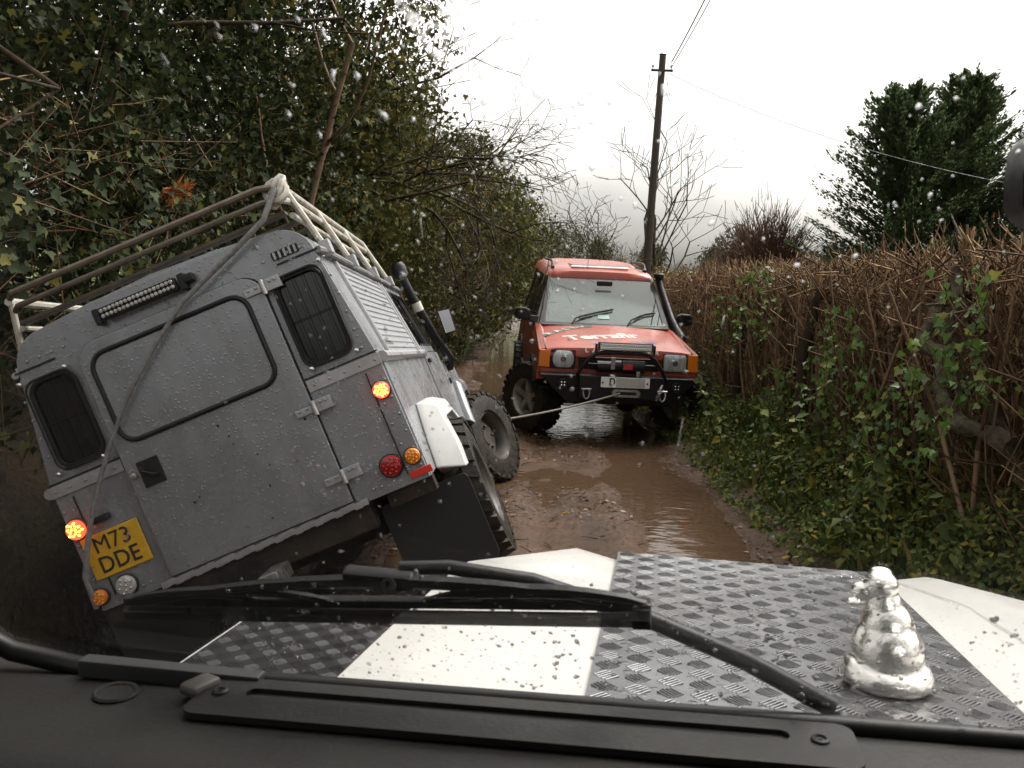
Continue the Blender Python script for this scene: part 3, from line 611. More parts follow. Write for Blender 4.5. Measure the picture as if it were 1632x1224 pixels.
# wheels, axles, underside
ty,ri=wheel_meshes(.405,.27,.205,'d','steel'); M_rimd=mat('dark_steel_wheel',(.03,.03,.03),.45,col2=(.08,.06,.045),vscale=10)
td,rd=add_wheel(DEF,(.87,YR,.40),0,ty,ri,M_rim=M_rimd)
add_wheel(DEF,(-.87,YR,.46),0,td,rd,True,M_rimd); add_wheel(DEF,(.87,YF,.40),R(-24),td,rd,False,M_rimd); add_wheel(DEF,(-.87,YF,.46),R(-24),td,rd,True,M_rimd)
G().box((0,.06,.565),(1.02,.10,.13)).build('rear_crossmember',M_chassis,DEF,bevel=.01)
for s in (-1,1):
    G().box((s*.42,2.1,.56),(.08,4.0,.12)).build('chassis_rail',M_chassis,DEF)
    G().panel(rrect(.50,.96,.10,.56,.03) if s>0 else rrect(-.96,-.50,.10,.56,.03),(),.012,lambda u,v,d:(u,.25+d+.06*(.56-v),v)).build('mud_flap',mat('mud_flap_rubber',(.011,.011,.011),.6,bump=.1,bscale=15),DEF)
    G().tube([(s*.50,YR-.1,.42),(s*.5,YR-.1,.75)],.07,12).build('coil_spring',M_chassis,DEF)
    G().hexa([(s*.83,.02,.56),(s*.60,.02,.56),(s*.60,.10,.56),(s*.83,.10,.56),(s*.83,.02,.63),(s*.60,.02,.63),(s*.60,.10,.63),(s*.83,.10,.63)]).build('tub_bracket',M_chassis,DEF)
for yy in (YR,YF): G().tube([(-.8,yy,.43),(.8,yy,.40)],.055,12).build('axle',M_chassis,DEF)
G().lathe([(.001,-.14),(.11,-.10),(.14,0),(.11,.10),(.001,.14)],Matrix.Translation((.12,YR,.42))@Matrix.Rotation(R(90),4,'X'),16).build('differential',M_chassis,DEF)
G().tube([(-.1,-.03,.50),(-.1,.10,.50)],.035,10).build('exhaust',M_chassis,DEF)
G().box((.02,-.10,.49),(.09,.22,.07)).build('tow_bracket',M_steel,DEF,bevel=.006)
# ------------------------------------------------------------------ the orange off-roader winching it out
M_or=mat('orange_red_paint',(.31,.046,.021),.36,0,var=.10,vscale=2.5,rvar=.06,coat=.15,wet=60,dirt=.35)
M_orm=mat('mud_splashed_orange',(.30,.05,.026),.45,0,col2=(.10,.065,.04),vscale=4,dirt=.6)
M_seal=mat('window_seal_black',(.02,.02,.021),.4)
M_wsgl=glass_thin('windscreen_glass',(.62,.70,.68),2.6,sheen=.15)  # diffuse share imitates bright sky mirrored in the screen
DIS=empty('estate_off_roader',(0,0,0),'orange red estate off-roader with a winch bumper facing down the lane','off-roader')
tf(DIS,R(2.0),R(.53),R(2.58),(1.115,10.28,-.034))
YFR=0.0; YRR=2.54
# flanks with wheel arches
archd=lambda yc,r:[(yc-r,.56),(yc-r*.88,.42+r*.5),(yc-r*.58,.42+r*.88),(yc,.42+r*1.0),(yc+r*.58,.42+r*.88),(yc+r*.88,.42+r*.5),(yc+r,.56)]
for s in (-1,1):
    low=[(-.60,.70),(-.47,.70)]+archd(0,.47)[1:]+archd(YRR,.47)+[(3.55,.58),(3.62,.75),(3.62,1.20),(.62,1.20),(-.58,1.035)]
    G().panel(low,(),.05,lambda u,v,d:(s*(.895-.05*max(0,(v-.95))/.25-d),u,v)).build('body_side',M_orm,DIS,bevel=.012,seg=3)
    # bonnet shoulder
    G().hexa([(s*.60,-.60,.98),(s*.885,-.58,.98),(s*.885,.62,1.10),(s*.60,.62,1.10),(s*.79,-.60,1.045),(s*.845,-.585,1.035),(s*.845,.62,1.20),(s*.79,.62,1.225)]).build('front_wing',M_or,DIS,bevel=.012,seg=3)
    # black flares
    for yc in (0,YRR):
        a=[R(t) for t in range(14,168,14)]
        secs=[[(s*.88,yc+.47*math.cos(t),.44+.47*math.sin(t)),(s*.915,yc+.475*math.cos(t),.44+.475*math.sin(t)),(s*.915,yc+.44*math.cos(t),.44+.43*math.sin(t)),(s*.86,yc+.42*math.cos(t),.44+.42*math.sin(t))] for t in a]
        G().loft(secs).build('arch_flare',M_satin,DIS,smooth=50)
        G().loft([[(s*.89,yc+.46*math.cos(t),.43+.46*math.sin(t)),(s*.45,yc+.46*math.cos(t),.43+.46*math.sin(t))] for t in a],cap=False,closed=False).build('wheel_arch_liner',M_chassis,DIS)
    G().box((s*.90,1.27,.58),(.06,1.6,.09)).build('sill_guard',M_satin,DIS,bevel=.01)
    # side glass: three windows in dark frames
    tx=lambda v:.845-.19*(v-1.22)/.60
    fs=lambda x0:(lambda u,v,d:(s*(tx(v)+x0-d),u,v))
    wins=[[(.80,1.25),(1.62,1.25),(1.62,1.72),(1.22,1.72)],[(1.72,1.25),(2.42,1.25),(2.42,1.74),(1.72,1.74)],[(2.54,1.27),(3.45,1.27),(3.40,1.76),(2.54,1.76)]]
    G().panel([(.62,1.20),(3.62,1.20),(3.52,1.86),(1.30,1.80),(1.16,1.76)],wins,.04,fs(0)).build('side_frame',M_seal,DIS,bevel=.004)
    for w in wins: G().panel(w,(),.006,fs(-.012)).build('side_window',M_darkglass,DIS)
    # door mirror
    mr=G().loft([[(s*.90,.66,1.26),(s*.90,.66,1.37),(s*.90,.74,1.37),(s*.90,.74,1.26)],[(s*.96,.63,1.25),(s*.96,.63,1.40),(s*.96,.76,1.40),(s*.96,.76,1.25)],[(s*1.06,.64,1.26),(s*1.06,.64,1.40),(s*1.06,.75,1.40),(s*1.06,.75,1.26)],[(s*1.10,.66,1.28),(s*1.10,.66,1.37),(s*1.10,.73,1.37),(s*1.10,.73,1.28)]]).build('door_mirror',M_black,DIS,bevel=.02,seg=3)
    G().hexa([(s*.82,.64,1.22),(s*.93,.66,1.25),(s*.93,.74,1.25),(s*.82,.76,1.22),(s*.80,.66,1.30),(s*.93,.67,1.31),(s*.93,.73,1.31),(s*.80,.75,1.30)]).build('mirror_arm',M_black,mr,bevel=.008)
# bonnet: gently crowned, with raised edges
def bsec(y,z,hwid,cr):
    xs=[-1,-.86,-.6,-.3,0,.3,.6,.86,1]; top=[(x*hwid,y,z+cr*(1-x*x)-(0.012 if abs(x)==1 else 0)) for x in xs]
    return top+[(hwid*.98,y,z-.05),(-hwid*.98,y,z-.05)]
G().loft([bsec(-.645,1.015,.775,.012),bsec(-.630,1.050,.79,.020),bsec(-.58,1.064,.795,.026),bsec(-.1,1.118,.80,.034),bsec(.35,1.172,.80,.034),bsec(.56,1.196,.80,.030)]).build('bonnet',M_or,DIS,smooth=40)
for s in (-1,1): G().tube([(s*.797,-.62,1.046),(s*.803,-.1,1.108),(s*.803,.56,1.188)],.006,6).build('shut_line',M_seal,DIS)
G().box((0,.60,1.215),(1.56,.14,.03),(R(8),0,0)).build('scuttle',M_seal,DIS,bevel=.006)
# windscreen and pillars
wsf=lambda y0:(lambda u,v,d:(u,y0+(v-1.225)*.98+d,v))
ws=[(-.725,1.245),(.725,1.245),(.635,1.775),(-.635,1.775)]
G().panel([(-.80,1.205),(.80,1.205),(.665,1.815),(-.665,1.815)],[ws],.04,wsf(.60)).build('windscreen_frame',M_seal,DIS,bevel=.006)
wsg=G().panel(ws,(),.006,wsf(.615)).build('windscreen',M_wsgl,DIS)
G().panel(rrect(-.07,.07,1.30,1.345,.004),(),.001,wsf(.606)).build('tax_sticker',mat('pale_sticker',(.35,.55,.48),.5),wsg)
# wipers
for (x0,x1,z1) in ((-.40,.12,.22),(.28,.64,.20)):
    f=lambda x,z,o=.018:(x,.60+(z-1.225)*.98-o,z)
    w=G().tube([f(x0,1.235,.03),f(x0+.05,1.30,.035),f((x0+x1)/2,1.36,.03)],.010,6).build('wiper',M_black,DIS)
    xa=x0+.10
    G().tube([f(xa,1.318),f((xa+x1)/2,1.37),f(x1,1.245+z1-.05)],.013,6).build('wiper_blade',M_black,w)
# roof
def rsec(y,z,hwid,cr,dn):
    xs=[-1,-.93,-.8,-.5,0,.5,.8,.93,1]; zz=[-dn,-dn*.3,0,cr*.75,cr,cr*.75,0,-dn*.3,-dn]
    return [(x*hwid,y,z+q) for x,q in zip(xs,zz)]+[(hwid*.97,y,z-dn-.02),(-hwid*.97,y,z-dn-.02)]
G().loft([rsec(1.145,1.80,.655,.012,.022),rsec(1.17,1.845,.68,.020,.06),rsec(1.30,1.880,.70,.026,.085),rsec(1.7,1.915,.71,.03,.10),rsec(2.3,1.925,.71,.03,.10),rsec(2.55,1.985,.71,.03,.13),rsec(3.5,1.985,.70,.03,.13),rsec(3.60,1.93,.69,.02,.10)]).build('roof',M_or,DIS,smooth=45)
sr=G().loft([[(-.36,1.32,1.925),(.36,1.32,1.925),(.36,1.32,1.905),(-.36,1.32,1.905)],[(-.36,1.36,1.945),(.36,1.36,1.945),(.36,1.36,1.905),(-.36,1.36,1.905)],[(-.36,1.85,1.955),(.36,1.85,1.955),(.36,1.85,1.92),(-.36,1.85,1.92)]]).build('sunroof',mat('sunroof_glass',(.02,.022,.025),.05,spec=.8),DIS,bevel=.006)
G().tube([(-.37,1.31,1.912),(.37,1.31,1.912)],.016,8).build('sunroof_trim',M_chrome,sr)
for s in (-1,1):
    rl=G().tube([(s*.60,1.38,1.885),(s*.60,1.46,1.965),(s*.61,1.62,1.985),(s*.61,2.35,1.995),(s*.61,2.45,2.01)],.016,8).build('roof_rail',M_satin,DIS)
    G().box((s*.60,1.42,1.905),(.045,.09,.05),(R(25),0,0)).build('rail_foot',M_satin,rl,bevel=.008)
# tail and floor
G().panel([(-.86,.60),(.86,.60),(.84,1.2),(.66,1.85),(-.66,1.85),(-.84,1.2)],[[(-.62,1.28),(.62,1.28),(.56,1.72),(-.56,1.72)]],.03,lambda u,v,d:(u,3.60-.10*max(0,v-1.2)/.6+d,v)).build('tail_panel',M_orm,DIS)
G().box((0,1.5,.60),(1.7,4.0,.03)).build('floor',M_chassis,DIS)
G().box((0,.62,.90),(1.6,.03,.6)).build('bulkhead',M_black,DIS)
# cabin: dashboard, seats, steering wheel
M_trim=mat('grey_cabin_trim',(.06,.062,.066),.7,var=.2,vscale=8)
G().hexa([(-.76,.68,1.02),(.76,.68,1.02),(.76,1.12,1.02),(-.76,1.12,1.02),(-.74,.66,1.205),(.74,.66,1.205),(.74,1.05,1.20),(-.74,1.05,1.20)]).build('dashboard',M_trim,DIS,bevel=.02)
Mst=Matrix.Translation((-.38,1.12,1.24))@Matrix.Rotation(R(62),4,'X')
st=G(); st.tube([Mst@Vector((.19*math.cos(t),.19*math.sin(t),0)) for t in np.linspace(0,2*math.pi,28,endpoint=False)],.016,8,closed=True); st.box(Mst@Vector((0,0,0)),(.26,.05,.05)); st.build('steering_wheel',M_black,DIS)
for s in (-1,1):
    se=G().hexa([(s*.38-.24,1.72,.95),(s*.38+.24,1.72,.95),(s*.38+.24,1.86,.95),(s*.38-.24,1.86,.95),(s*.38-.20,1.86,1.50),(s*.38+.20,1.86,1.50),(s*.38+.20,1.97,1.50),(s*.38-.20,1.97,1.50)]).build('seat',M_trim,DIS,bevel=.04,seg=3)
    G().box((s*.38,1.93,1.60),(.25,.10,.19)).build('headrest',M_trim,se,bevel=.03,seg=3)
G().box((0.03,1.00,1.72),(.20,.03,.06)).build('rear_view_mirror',M_black,DIS,bevel=.01)
# front face
G().hexa([(-.86,-.60,.70),(.86,-.60,.70),(.86,-.40,.70),(-.86,-.40,.70),(-.84,-.61,1.02),(.84,-.61,1.02),(.84,-.40,1.02),(-.84,-.40,1.02)]).build('nose_panel',M_or,DIS,bevel=.012)
gr=G().panel(rrect(-.44,.44,.84,1.025,.01),(),.02,lambda u,v,d:(u,-.628+d,v)).build('grille',M_satin,DIS)
for k in range(5): G().box((0,-.636,.86+.035*k),(.86,.014,.012)).build('slat',M_satin,gr)
for s,nm in ((-1,'round'),(1,'square')):
    hl=G().panel(rrect(s*.61-.135,s*.61+.135,.835,1.035,.012),(),.03,lambda u,v,d:(u,-.645+d,v)).build('headlight',M_satin,DIS,bevel=.004)
    if s<0:
        P=[(max(-.115,min(.115,x)),z) for x,z in circle(0,0,.118,32)]; P=[(x-.61,max(-.092,min(.092,z))+.938) for x,z in P]
    else: P=rrect(.485,.735,.845,1.03,.03)
    M_hl=mat('headlight_glass',(.40,.42,.43),.14,.45,bump=.5,bscale=5,col2=(.66,.68,.68),vscale=3.5,stretch=(14,1,1.5))
    cx=sum(p[0] for p in P)/len(P); cz=sum(p[1] for p in P)/len(P)
    G().loft([[(x,-.645,z) for x,z in P],[(cx+(x-cx)*.97,-.662,cz+(z-cz)*.97) for x,z in P],[(cx+(x-cx)*.6,-.674,cz+(z-cz)*.6) for x,z in P]]).build('lens',M_hl,hl,smooth=60)
    G().lathe([(.034,.012),(.030,.016),(.001,.017)],Matrix.Translation((cx,-.660,cz))@Matrix.Rotation(R(90),4,'X'),16).build('bulb',mat('bulb_shade',(.16,.16,.155),.2,.6),hl)
    M_am=mat('orange_indicator_lens',(.72,.19,.012),.15,coat=.5,bump=.1,bscale=60)
    G().hexa([(s*.755,-.650,.842),(s*.875,-.625,.842),(s*.885,-.50,.842),(s*.755,-.50,.842),(s*.755,-.650,1.03),(s*.868,-.625,1.03),(s*.878,-.50,1.03),(s*.755,-.50,1.03)]).build('indicator',M_am,DIS,bevel=.008)
G().box((0,-.615,.805),(1.70,.03,.05)).build('valance',M_or,DIS,bevel=.006)
# winch bumper
bu=G().hexa([(-.56,-.76,.48),(.56,-.76,.48),(.62,-.50,.52),(-.62,-.50,.52),(-.865,-.79,.785),(.865,-.79,.785),(.875,-.60,.795),(-.875,-.60,.795)]).build('winch_bumper',M_satin,DIS,bevel=.012,seg=3)
G().hexa([(-.45,-.90,.56),(.45,-.90,.56),(.45,-.76,.54),(-.45,-.76,.54),(-.45,-.90,.80),(.45,-.90,.80),(.45,-.76,.80),(-.45,-.76,.80)]).build('winch_cradle',M_satin,bu,bevel=.01)
hp=[(-.47,-.80,.78),(-.44,-.84,.86),(-.35,-.86,.98),(-.28,-.87,1.035),(-.20,-.87,1.05),(.20,-.87,1.05),(.28,-.87,1.035),(.35,-.86,.98),(.44,-.84,.86),(.48,-.80,.78)]
hoop=G().tube(hp,.022,12).build('bull_bar',M_satin,DIS)
for zz,xx in ((.92,.40),(.985,.34)): G().tube([(-xx,-.85,zz),(xx,-.85,zz)],.010,8).build('cross_bar',M_satin,hoop)
# winch
wi=G().tube([(-.10,-.80,.90),(.22,-.80,.90)],.065,16).build('winch_drum',M_black,DIS)
G().tube([(.0,-.82,.905),(.24,-.82,.905)],.080,18).build('winch_motor',M_satin,wi)
G().tube([(-.26,-.80,.89),(-.10,-.80,.89)],.062,14).build('winch_gearbox',M_satin,wi)
G().box((.055,-.905,.905),(.10,.006,.055)).build('winch_badge',mat('red_badge',(.45,.03,.03),.4),wi,bevel=.002)
G().box((-.10,-.87,.935),(.045,.02,.13)).build('winch_strap',M_steel,wi,bevel=.004); G().box((.17,-.89,.83),(.04,.02,.06)).build('winch_strap',M_steel,wi,bevel=.004)
fl=G().panel(rrect(-.10,.20,.585,.665,.035),[rrect(-.06,.16,.607,.643,.015)],.03,lambda u,v,d:(u,-.935+d,v)).build('fairlead',M_steel,DIS,bevel=.006)
G().panel(rrect(-.06,.16,.607,.643,.015),(),.004,lambda u,v,d:(u,-.912+d,v)).build('fairlead_slot',M_ink,fl)
# front number plate
pw=G().panel(rrect(-.225,.295,.685,.796,.008),(),.006,lambda u,v,d:(u,-.920+d,v)).build('number_plate',mat('white_plate',(.74,.72,.67),.4),DIS)
G().panel(rrect(-.065,.245,.692,.789,.004),(),.0015,lambda u,v,d:(u,-.9225+d,v)).build('plate_blank',mat('grey_plate_patch',(.40,.38,.35),.6),pw)
text_obj('plate_lettering','D',.115,M_ink,pw,Matrix.Translation((-.105,-.9225,.741))@Matrix.Rotation(R(90),4,'X'),bold=.003,sx=.8)
for xx in (-.205,.270): G().lathe([(.011,0),(.010,.004),(.001,.005)],Matrix.Translation((xx,-.920,.735))@Matrix.Rotation(R(90),4,'X'),10).build('plate_screw',M_satin,pw)
# light bar on the hoop
lb=G().box((.02,-.885,1.118),(.585,.05,.085)).build('light_bar',M_satin,DIS,bevel=.006)
G().panel(rrect(-.255,.295,1.084,1.152,.004),(),.003,lambda u,v,d:(u,-.9125+d,v)).build('lens',mat('light_bar_lens',(.50,.50,.46),.35,.1),lb)
for i in range(22):
    for j in (0,1): G().lathe([(.0115,0),(.008,.003),(.001,.001)],Matrix.Translation((-.242+.0245*i+.008*j,-.9125,1.101+.034*j))@Matrix.Rotation(R(90),4,'X'),8).build('led',M_chrome,lb)
for xx in (-.29,.33): G().box((xx,-.875,1.09),(.02,.06,.10)).build('bracket',M_satin,lb,bevel=.004)
# fog lamps, shackles
for s in (-1,1):
    Mx=Matrix.Translation((s*.615,-.800,.69))@Matrix.Rotation(R(90),4,'X')
    fg=G().lathe([(.058,0),(.060,.03),(.046,.032),(.044,.015),(.001,.012)],Mx,20).build('spot_lamp',M_satin,DIS)
    for i in (-1,1):
        for j in (-1,1): G().lathe([(.013,.0),(.011,.012),(.001,.015)],Matrix.Translation((s*.615+.016*i,-.815,.69+.016*j))@Matrix.Rotation(R(90),4,'X'),8).build('led',M_chrome,fg)
    x=s*.405+.03; sh=G().tube([(x-.030,-.93,.66),(x-.034,-.935,.62),(x-.025,-.94,.575),(x,-.94,.555),(x+.025,-.94,.575),(x+.034,-.935,.62),(x+.030,-.93,.66)],.011,8).build('shackle',M_steel,DIS)
    G().tube([(x-.055,-.93,.66),(x+.050,-.93,.66)],.011,8).build('shackle_pin',M_steel,sh)
    G().box((x,-.88,.645),(.022,.10,.08)).build('shackle_lug',M_satin,sh,bevel=.004)
# snorkel beside the windscreen
sn=G().tube([(.845,.25,1.05),(.895,.30,1.13),(.885,.52,1.20),(.845,.70,1.32),(.765,1.02,1.66),(.735,1.10,1.78),(.735,1.10,1.82)],[.045,.05,.048,.044,.042,.042,.042],12).build('snorkel',M_black,DIS)
G().loft([[(.725+.06*math.cos(t)*a,1.10+.075*math.sin(t)*a-.02,z) for t in np.linspace(0,2*math.pi,12,endpoint=False)] for z,a in ((1.81,.8),(1.82,1.1),(1.865,1.15),(1.88,.9))]).build('snorkel_head',M_black,sn)
# lettering on the bonnet (a flat sheet of vinyl on the paint)
def bonz(x,y):
    ys=[-.63,-.58,-.1,.35,.56]; zs=[1.050,1.064,1.118,1.172,1.196]; cs=[.02,.026,.034,.034,.03]
    z=float(np.interp(y,ys,zs)); c=float(np.interp(y,ys,cs)); return z+c*(1-(x/.8)**2)
def drape(o,off=.003):
    for v in o.data.vertices: v.co.z=bonz(v.co.x,v.co.y)+off
    o.data.update()
def bon_text(body,size,m_,x,y,rot,sx=1,bold=.004,shear=0,sy=1):
    o=text_obj('bonnet_lettering',body,size,m_,DIS,Matrix.Translation((x,y,1.3))@Matrix.Rotation(rot,4,'Z')@Matrix.Scale(sy,4,(0,1,0)),bold=bold,shear=shear,depth=0,sx=sx); drape(o); return o
M_vin=mat('white_vinyl',(.56,.49,.46),.5); M_blu=mat('blue_vinyl',(.10,.12,.34),.4); M_grn=mat('green_vinyl',(.015,.07,.045),.4)
bon_text('Terrafir',.225,M_vin,-.12,-.10,R(16),1.25,.008,sy=1.45)
bon_text('ma',.20,M_blu,.33,-.28,R(6),1.3,.004,sy=.8)
bon_text('4x4',.15,M_blu,-.17,-.46,R(8),1.0,.004)
for i,ch in enumerate('LAND ROVER'):
    if ch!=' ': text_obj('bonnet_lettering',ch,.060,M_vin,DIS,Matrix.Translation((-.36+.085*i,-.648,1.040))@Matrix.Rotation(R(70),4,'X'),bold=.003,sx=1.15)
g=G(); P=[(-.79,.02),(-.55,.40),(-.20,.53),(-.20,.42),(-.47,.30),(-.70,-.04)]
# a green band with white block letters across the bonnet corner
for i in range(12):
    t0,t1=i/12,(i+1)/12
    q=lambda t,o:(-.79+.62*t-.0*o, .02+.50*math.sin(t*1.45)-.12*o)
    a,b,c,d=q(t0,0),q(t1,0),q(t1,1),q(t0,1); g.add([(x,y,bonz(x,y)+.003) for x,y in (a,b,c,d)],[(0,1,2,3)])
g.build('bonnet_band',M_grn,DIS)
for i,ch in enumerate('RALLY'):
    t=.12+.17*i; x=-.79+.62*t; y=.02+.50*math.sin(t*1.45)-.06; an=math.atan2(.50*1.45*math.cos(t*1.45),.62)
    o=text_obj('bonnet_lettering',ch,.13,M_vin,DIS,Matrix.Translation((x,y,1.3))@Matrix.Rotation(an,4,'Z'),bold=.004,depth=0,sx=1.0); drape(o,.006)
# wheels, axle, underside
ty2,ri2=wheel_meshes(.415,.29,.215,'s','spoke')
t2,r2=add_wheel(DIS,(.88,.02,.405),R(33),ty2,ri2,M_rim=M_alloy)
add_wheel(DIS,(-.88,.02,.405),R(33),t2,r2,True,M_alloy); add_wheel(DIS,(.84,YRR,.405),0,t2,r2,False,M_alloy); add_wheel(DIS,(-.84,YRR,.405),0,t2,r2,True,M_alloy)
for yy in (0,YRR): G().tube([(-.72,yy,.40),(.72,yy,.40)],.05,12).build('axle',M_chassis,DIS)
G().lathe([(.001,-.13),(.10,-.09),(.13,0),(.10,.09),(.001,.13)],Matrix.Translation((.22,0,.40))@Matrix.Rotation(R(90),4,'X'),16).build('differential',M_chassis,DIS)
for s in (-1,1): G().box((s*.42,1.3,.50),(.08,3.8,.12)).build('chassis_rail',M_chassis,DIS)
G().box((.35,.3,.42),(.5,.5,.1)).build('gearbox',M_chassis,DIS,bevel=.02)

# ------------------------------------------------------------------ winch rope between the two vehicles, strap to the roof rack
M_rope=mat('grey_winch_rope',(.20,.18,.15),.7,var=.3,vscale=60)
a=DIS.matrix_world@Vector((-.02,-.93,.625)); b=DEF.matrix_world@Vector((.50,4.28,.60))
P=[]
for k in range(17):
    t=k/16; p=a.lerp(b,t); p.z-=.10*4*t*(1-t)*.5; P.append(p)
tag(G().tube(P,.011,8).build('winch_rope',M_rope),'taut grey winch rope stretched between the two off-roaders','rope')
SP=[(.68,.0,2.12),(.59,-.06,1.994),(.439,-.06,1.929),(.272,-.06,1.862),(.104,-.06,1.794),(-.072,-.06,1.674),(-.238,-.06,1.543),(-.342,-.06,1.448),(-.438,-.06,1.348),(-.544,-.06,1.222),(-.644,-.06,1.092),(-.729,-.06,.956),(-.804,-.06,.814),(-.835,-.02,.66)]
# ------------------------------------------------------------------ the vehicle we sit in
M_wpaint=mat('white_paint',(.50,.49,.47),.34,rvar=.06,vscale=8,wet=90,coat=.3)
M_tread=mat('black_tread_plate',(.15,.153,.16),.24,.6,var=.30,vscale=9,rvar=.14,wet=60,dirt=.3)
M_dash=mat('dashboard_vinyl',(.0115,.0105,.0095),.50,spec=.28,bump=.10,bscale=260,rvar=.08,vscale=9)
M_seal2=mat('screen_rubber',(.006,.006,.006),.42,spec=.3)
OWN=empty('camera_vehicle',(0,0,0),'white off-roader we sit in, with black tread plate bonnet, wiper and dashboard','off-roader')
OWN.rotation_euler=(0,0,R(-9.5))
zb=lambda v:1.352-.088*v
UC=.165
prof=[(-.455,-.16),(-.452,-.02),(-.440,.004),(-.29,.010),(-.222,-.014),(.222,-.014),(.29,.010),(.440,.004),(.452,-.02),(.455,-.16)]
secs=[]
for v,dz,sc in ((.585,0,1),(.9,0,1),(1.25,0,1),(1.40,-.002,.995),(1.455,-.010,.985),(1.485,-.035,.97),(1.495,-.12,.965),(1.495,-.35,.96)):
    secs.append([(UC+u*sc+(.04*max(0,1-(v-.6)/.9)-.03 if u>0 else 0),v-.85*max(0,abs(u)-.25)*max(0,(v-.6)/.9)**3,zb(v)+(z+dz if z>-.1 else min(z,dz-.10))) for u,z in prof])
bon=G().loft(secs,cap=False,closed=False).build('bonnet',M_wpaint,OWN,smooth=50)
M_tread2=mat('dark_wing_plate',(.02,.02,.021),.30,.2,var=.3,vscale=9,wet=70)
def tread(name,u0,u1,v0,v1,zf,parent,cell=.030,lift=.0,mt=None):
    mt=mt or M_tread
    pl=G().hexa([(u0,v0,zf(u0,v0)),(u1,v0,zf(u1,v0)),(u1,v1,zf(u1,v1)),(u0,v1,zf(u0,v1)),(u0,v0,zf(u0,v0)+.003),(u1,v0,zf(u1,v0)+.003),(u1,v1,zf(u1,v1)+.003),(u0,v1,zf(u0,v1)+.003)]).build(name,mt,parent)
    P0=[];P1=[]; nu=int((u1-u0)/cell); nv=int((v1-v0)/cell)
    for i in range(nu):
        for j in range(nv):
            cu,cv=u0+(i+.5)*(u1-u0)/nu,v0+(j+.5)*(v1-v0)/nv; a=R(45) if (i+j)%2 else R(-45)
            for k in range(5):
                o=(k-2)*.0043; L_=.0104-.0010*abs(k-2)
                x,y=cu-math.sin(a)*o,cv+math.cos(a)*o
                P0.append((x-math.cos(a)*L_,y-math.sin(a)*L_,zf(x,y)+.0031)); P1.append((x+math.cos(a)*L_,y+math.sin(a)*L_,zf(x,y)+.0031))
    V,F=sticks(P0,P1,.0013,.0013,5); o=link_mesh('tread_bars',mesh_np('tread_bars',V,F),mt,pl); tag(o,kind='stuff'); return pl
tread('tread_plate',UC-.218,UC+.190,.62,1.455,lambda u,v:zb(v)-.012-(.010 if v>1.44 else 0)*0,bon)
# front wings with plates
zw=lambda v:1.125-.05*v
for s in (-1,1):
    us=lambda a:UC+s*a
    wg=G().loft([[(us(.450),v,zw(v)-.20),(us(.452),v,zw(v)-.012),(us(.47),v,zw(v)),(us(.86),v,zw(v)),(us(.895),v,zw(v)-.03),(us(.90),v,zw(v)-.4)] for v in (.60,1.0,1.40)]+[[(us(.452),1.46,zw(1.46)-.25),(us(.453),1.46,zw(1.46)-.05),(us(.48),1.46,zw(1.46)-.03),(us(.85),1.46,zw(1.46)-.03),(us(.885),1.46,zw(1.46)-.07),(us(.89),1.46,zw(1.46)-.4)],[(us(.46),1.48,zw(1.46)-.28),(us(.46),1.48,zw(1.46)-.2),(us(.48),1.48,zw(1.46)-.2),(us(.85),1.48,zw(1.46)-.2),(us(.88),1.48,zw(1.46)-.2),(us(.89),1.48,zw(1.46)-.4)]],cap=False,closed=False).build('front_wing',M_wpaint,OWN,smooth=45)
    for a0,a1 in ((.475,.548),(.575,.85)):
        tread('wing_plate',min(us(a0),us(a1)),max(us(a0),us(a1)),.62,1.42,lambda u,v:zw(v)+.002,wg,mt=M_tread2)
G().hexa([(UC-.9,1.40,.55),(UC+.9,1.40,.55),(UC+.9,1.52,.55),(UC-.9,1.52,.55),(UC-.9,1.40,.75),(UC+.9,1.40,.75),(UC+.9,1.62,.75),(UC-.9,1.62,.75)]).build('front_bumper',M_satin,OWN,bevel=.02)
G().box((UC,1.44,.86),(1.7,.04,.30)).build('radiator_panel',M_wpaint,OWN,bevel=.01)
# scuttle below the screen
G().hexa([(UC-.86,.53,1.10),(UC+.86,.53,1.10),(UC+.86,.62,1.10),(UC-.86,.62,1.10),(UC-.86,.53,1.375),(UC+.86,.53,1.375),(UC+.86,.60,1.292),(UC-.86,.60,1.292)]).build('scuttle',mat('scuttle_black',(.02,.02,.02),.35,wet=90),OWN,bevel=.006)
# chrome mascot: a small seated figure
mb=[]
def blob(c,r,sc=(1,1,1)):
    bm=bmesh.new(); bmesh.ops.create_icosphere(bm,subdivisions=3,radius=1); me=bpy.data.meshes.new('t'); bm.to_mesh(me); bm.free()
    V=[Vector((v.co.x*r*sc[0]+c[0],v.co.y*r*sc[1]+c[1],v.co.z*r*sc[2]+c[2])) for v in me.vertices]; F=[tuple(p.vertices) for p in me.polygons]; bpy.data.meshes.remove(me); return V,F
g=G()
bu_,bv_=.240,.91; b0=zb(.90)-.01
for c,r,sc in (((0,0,.012),.043,(1.05,1.05,.5)),((0,0,.035),.034,(1,1.05,1.1)),((-.002,.004,.058),.027,(1,1,1.1)),((-.006,.006,.080),.018,(1,1,1.2)),((-.010,.008,.101),.0165,(1.05,1.1,.9)),((-.027,.006,.094),.010,(1.2,1,.9)),((.018,.0,.052),.010,(.8,1,1.8)),((-.026,.0,.040),.012,(.8,1,1.9)),((-.010,.012,.113),.008,(1.4,.8,.7)),((.026,-.004,.018),.016,(1,1.3,.8)),((-.028,-.004,.018),.016,(1,1.3,.8))):
    V,F=blob((bu_+c[0],bv_+c[1],b0+c[2]),r,sc); g.add(V,F)
g.tube([(bu_-.018,bv_+.004,b0+.082),(bu_-.043,bv_-.002,b0+.084)],.0042,8)
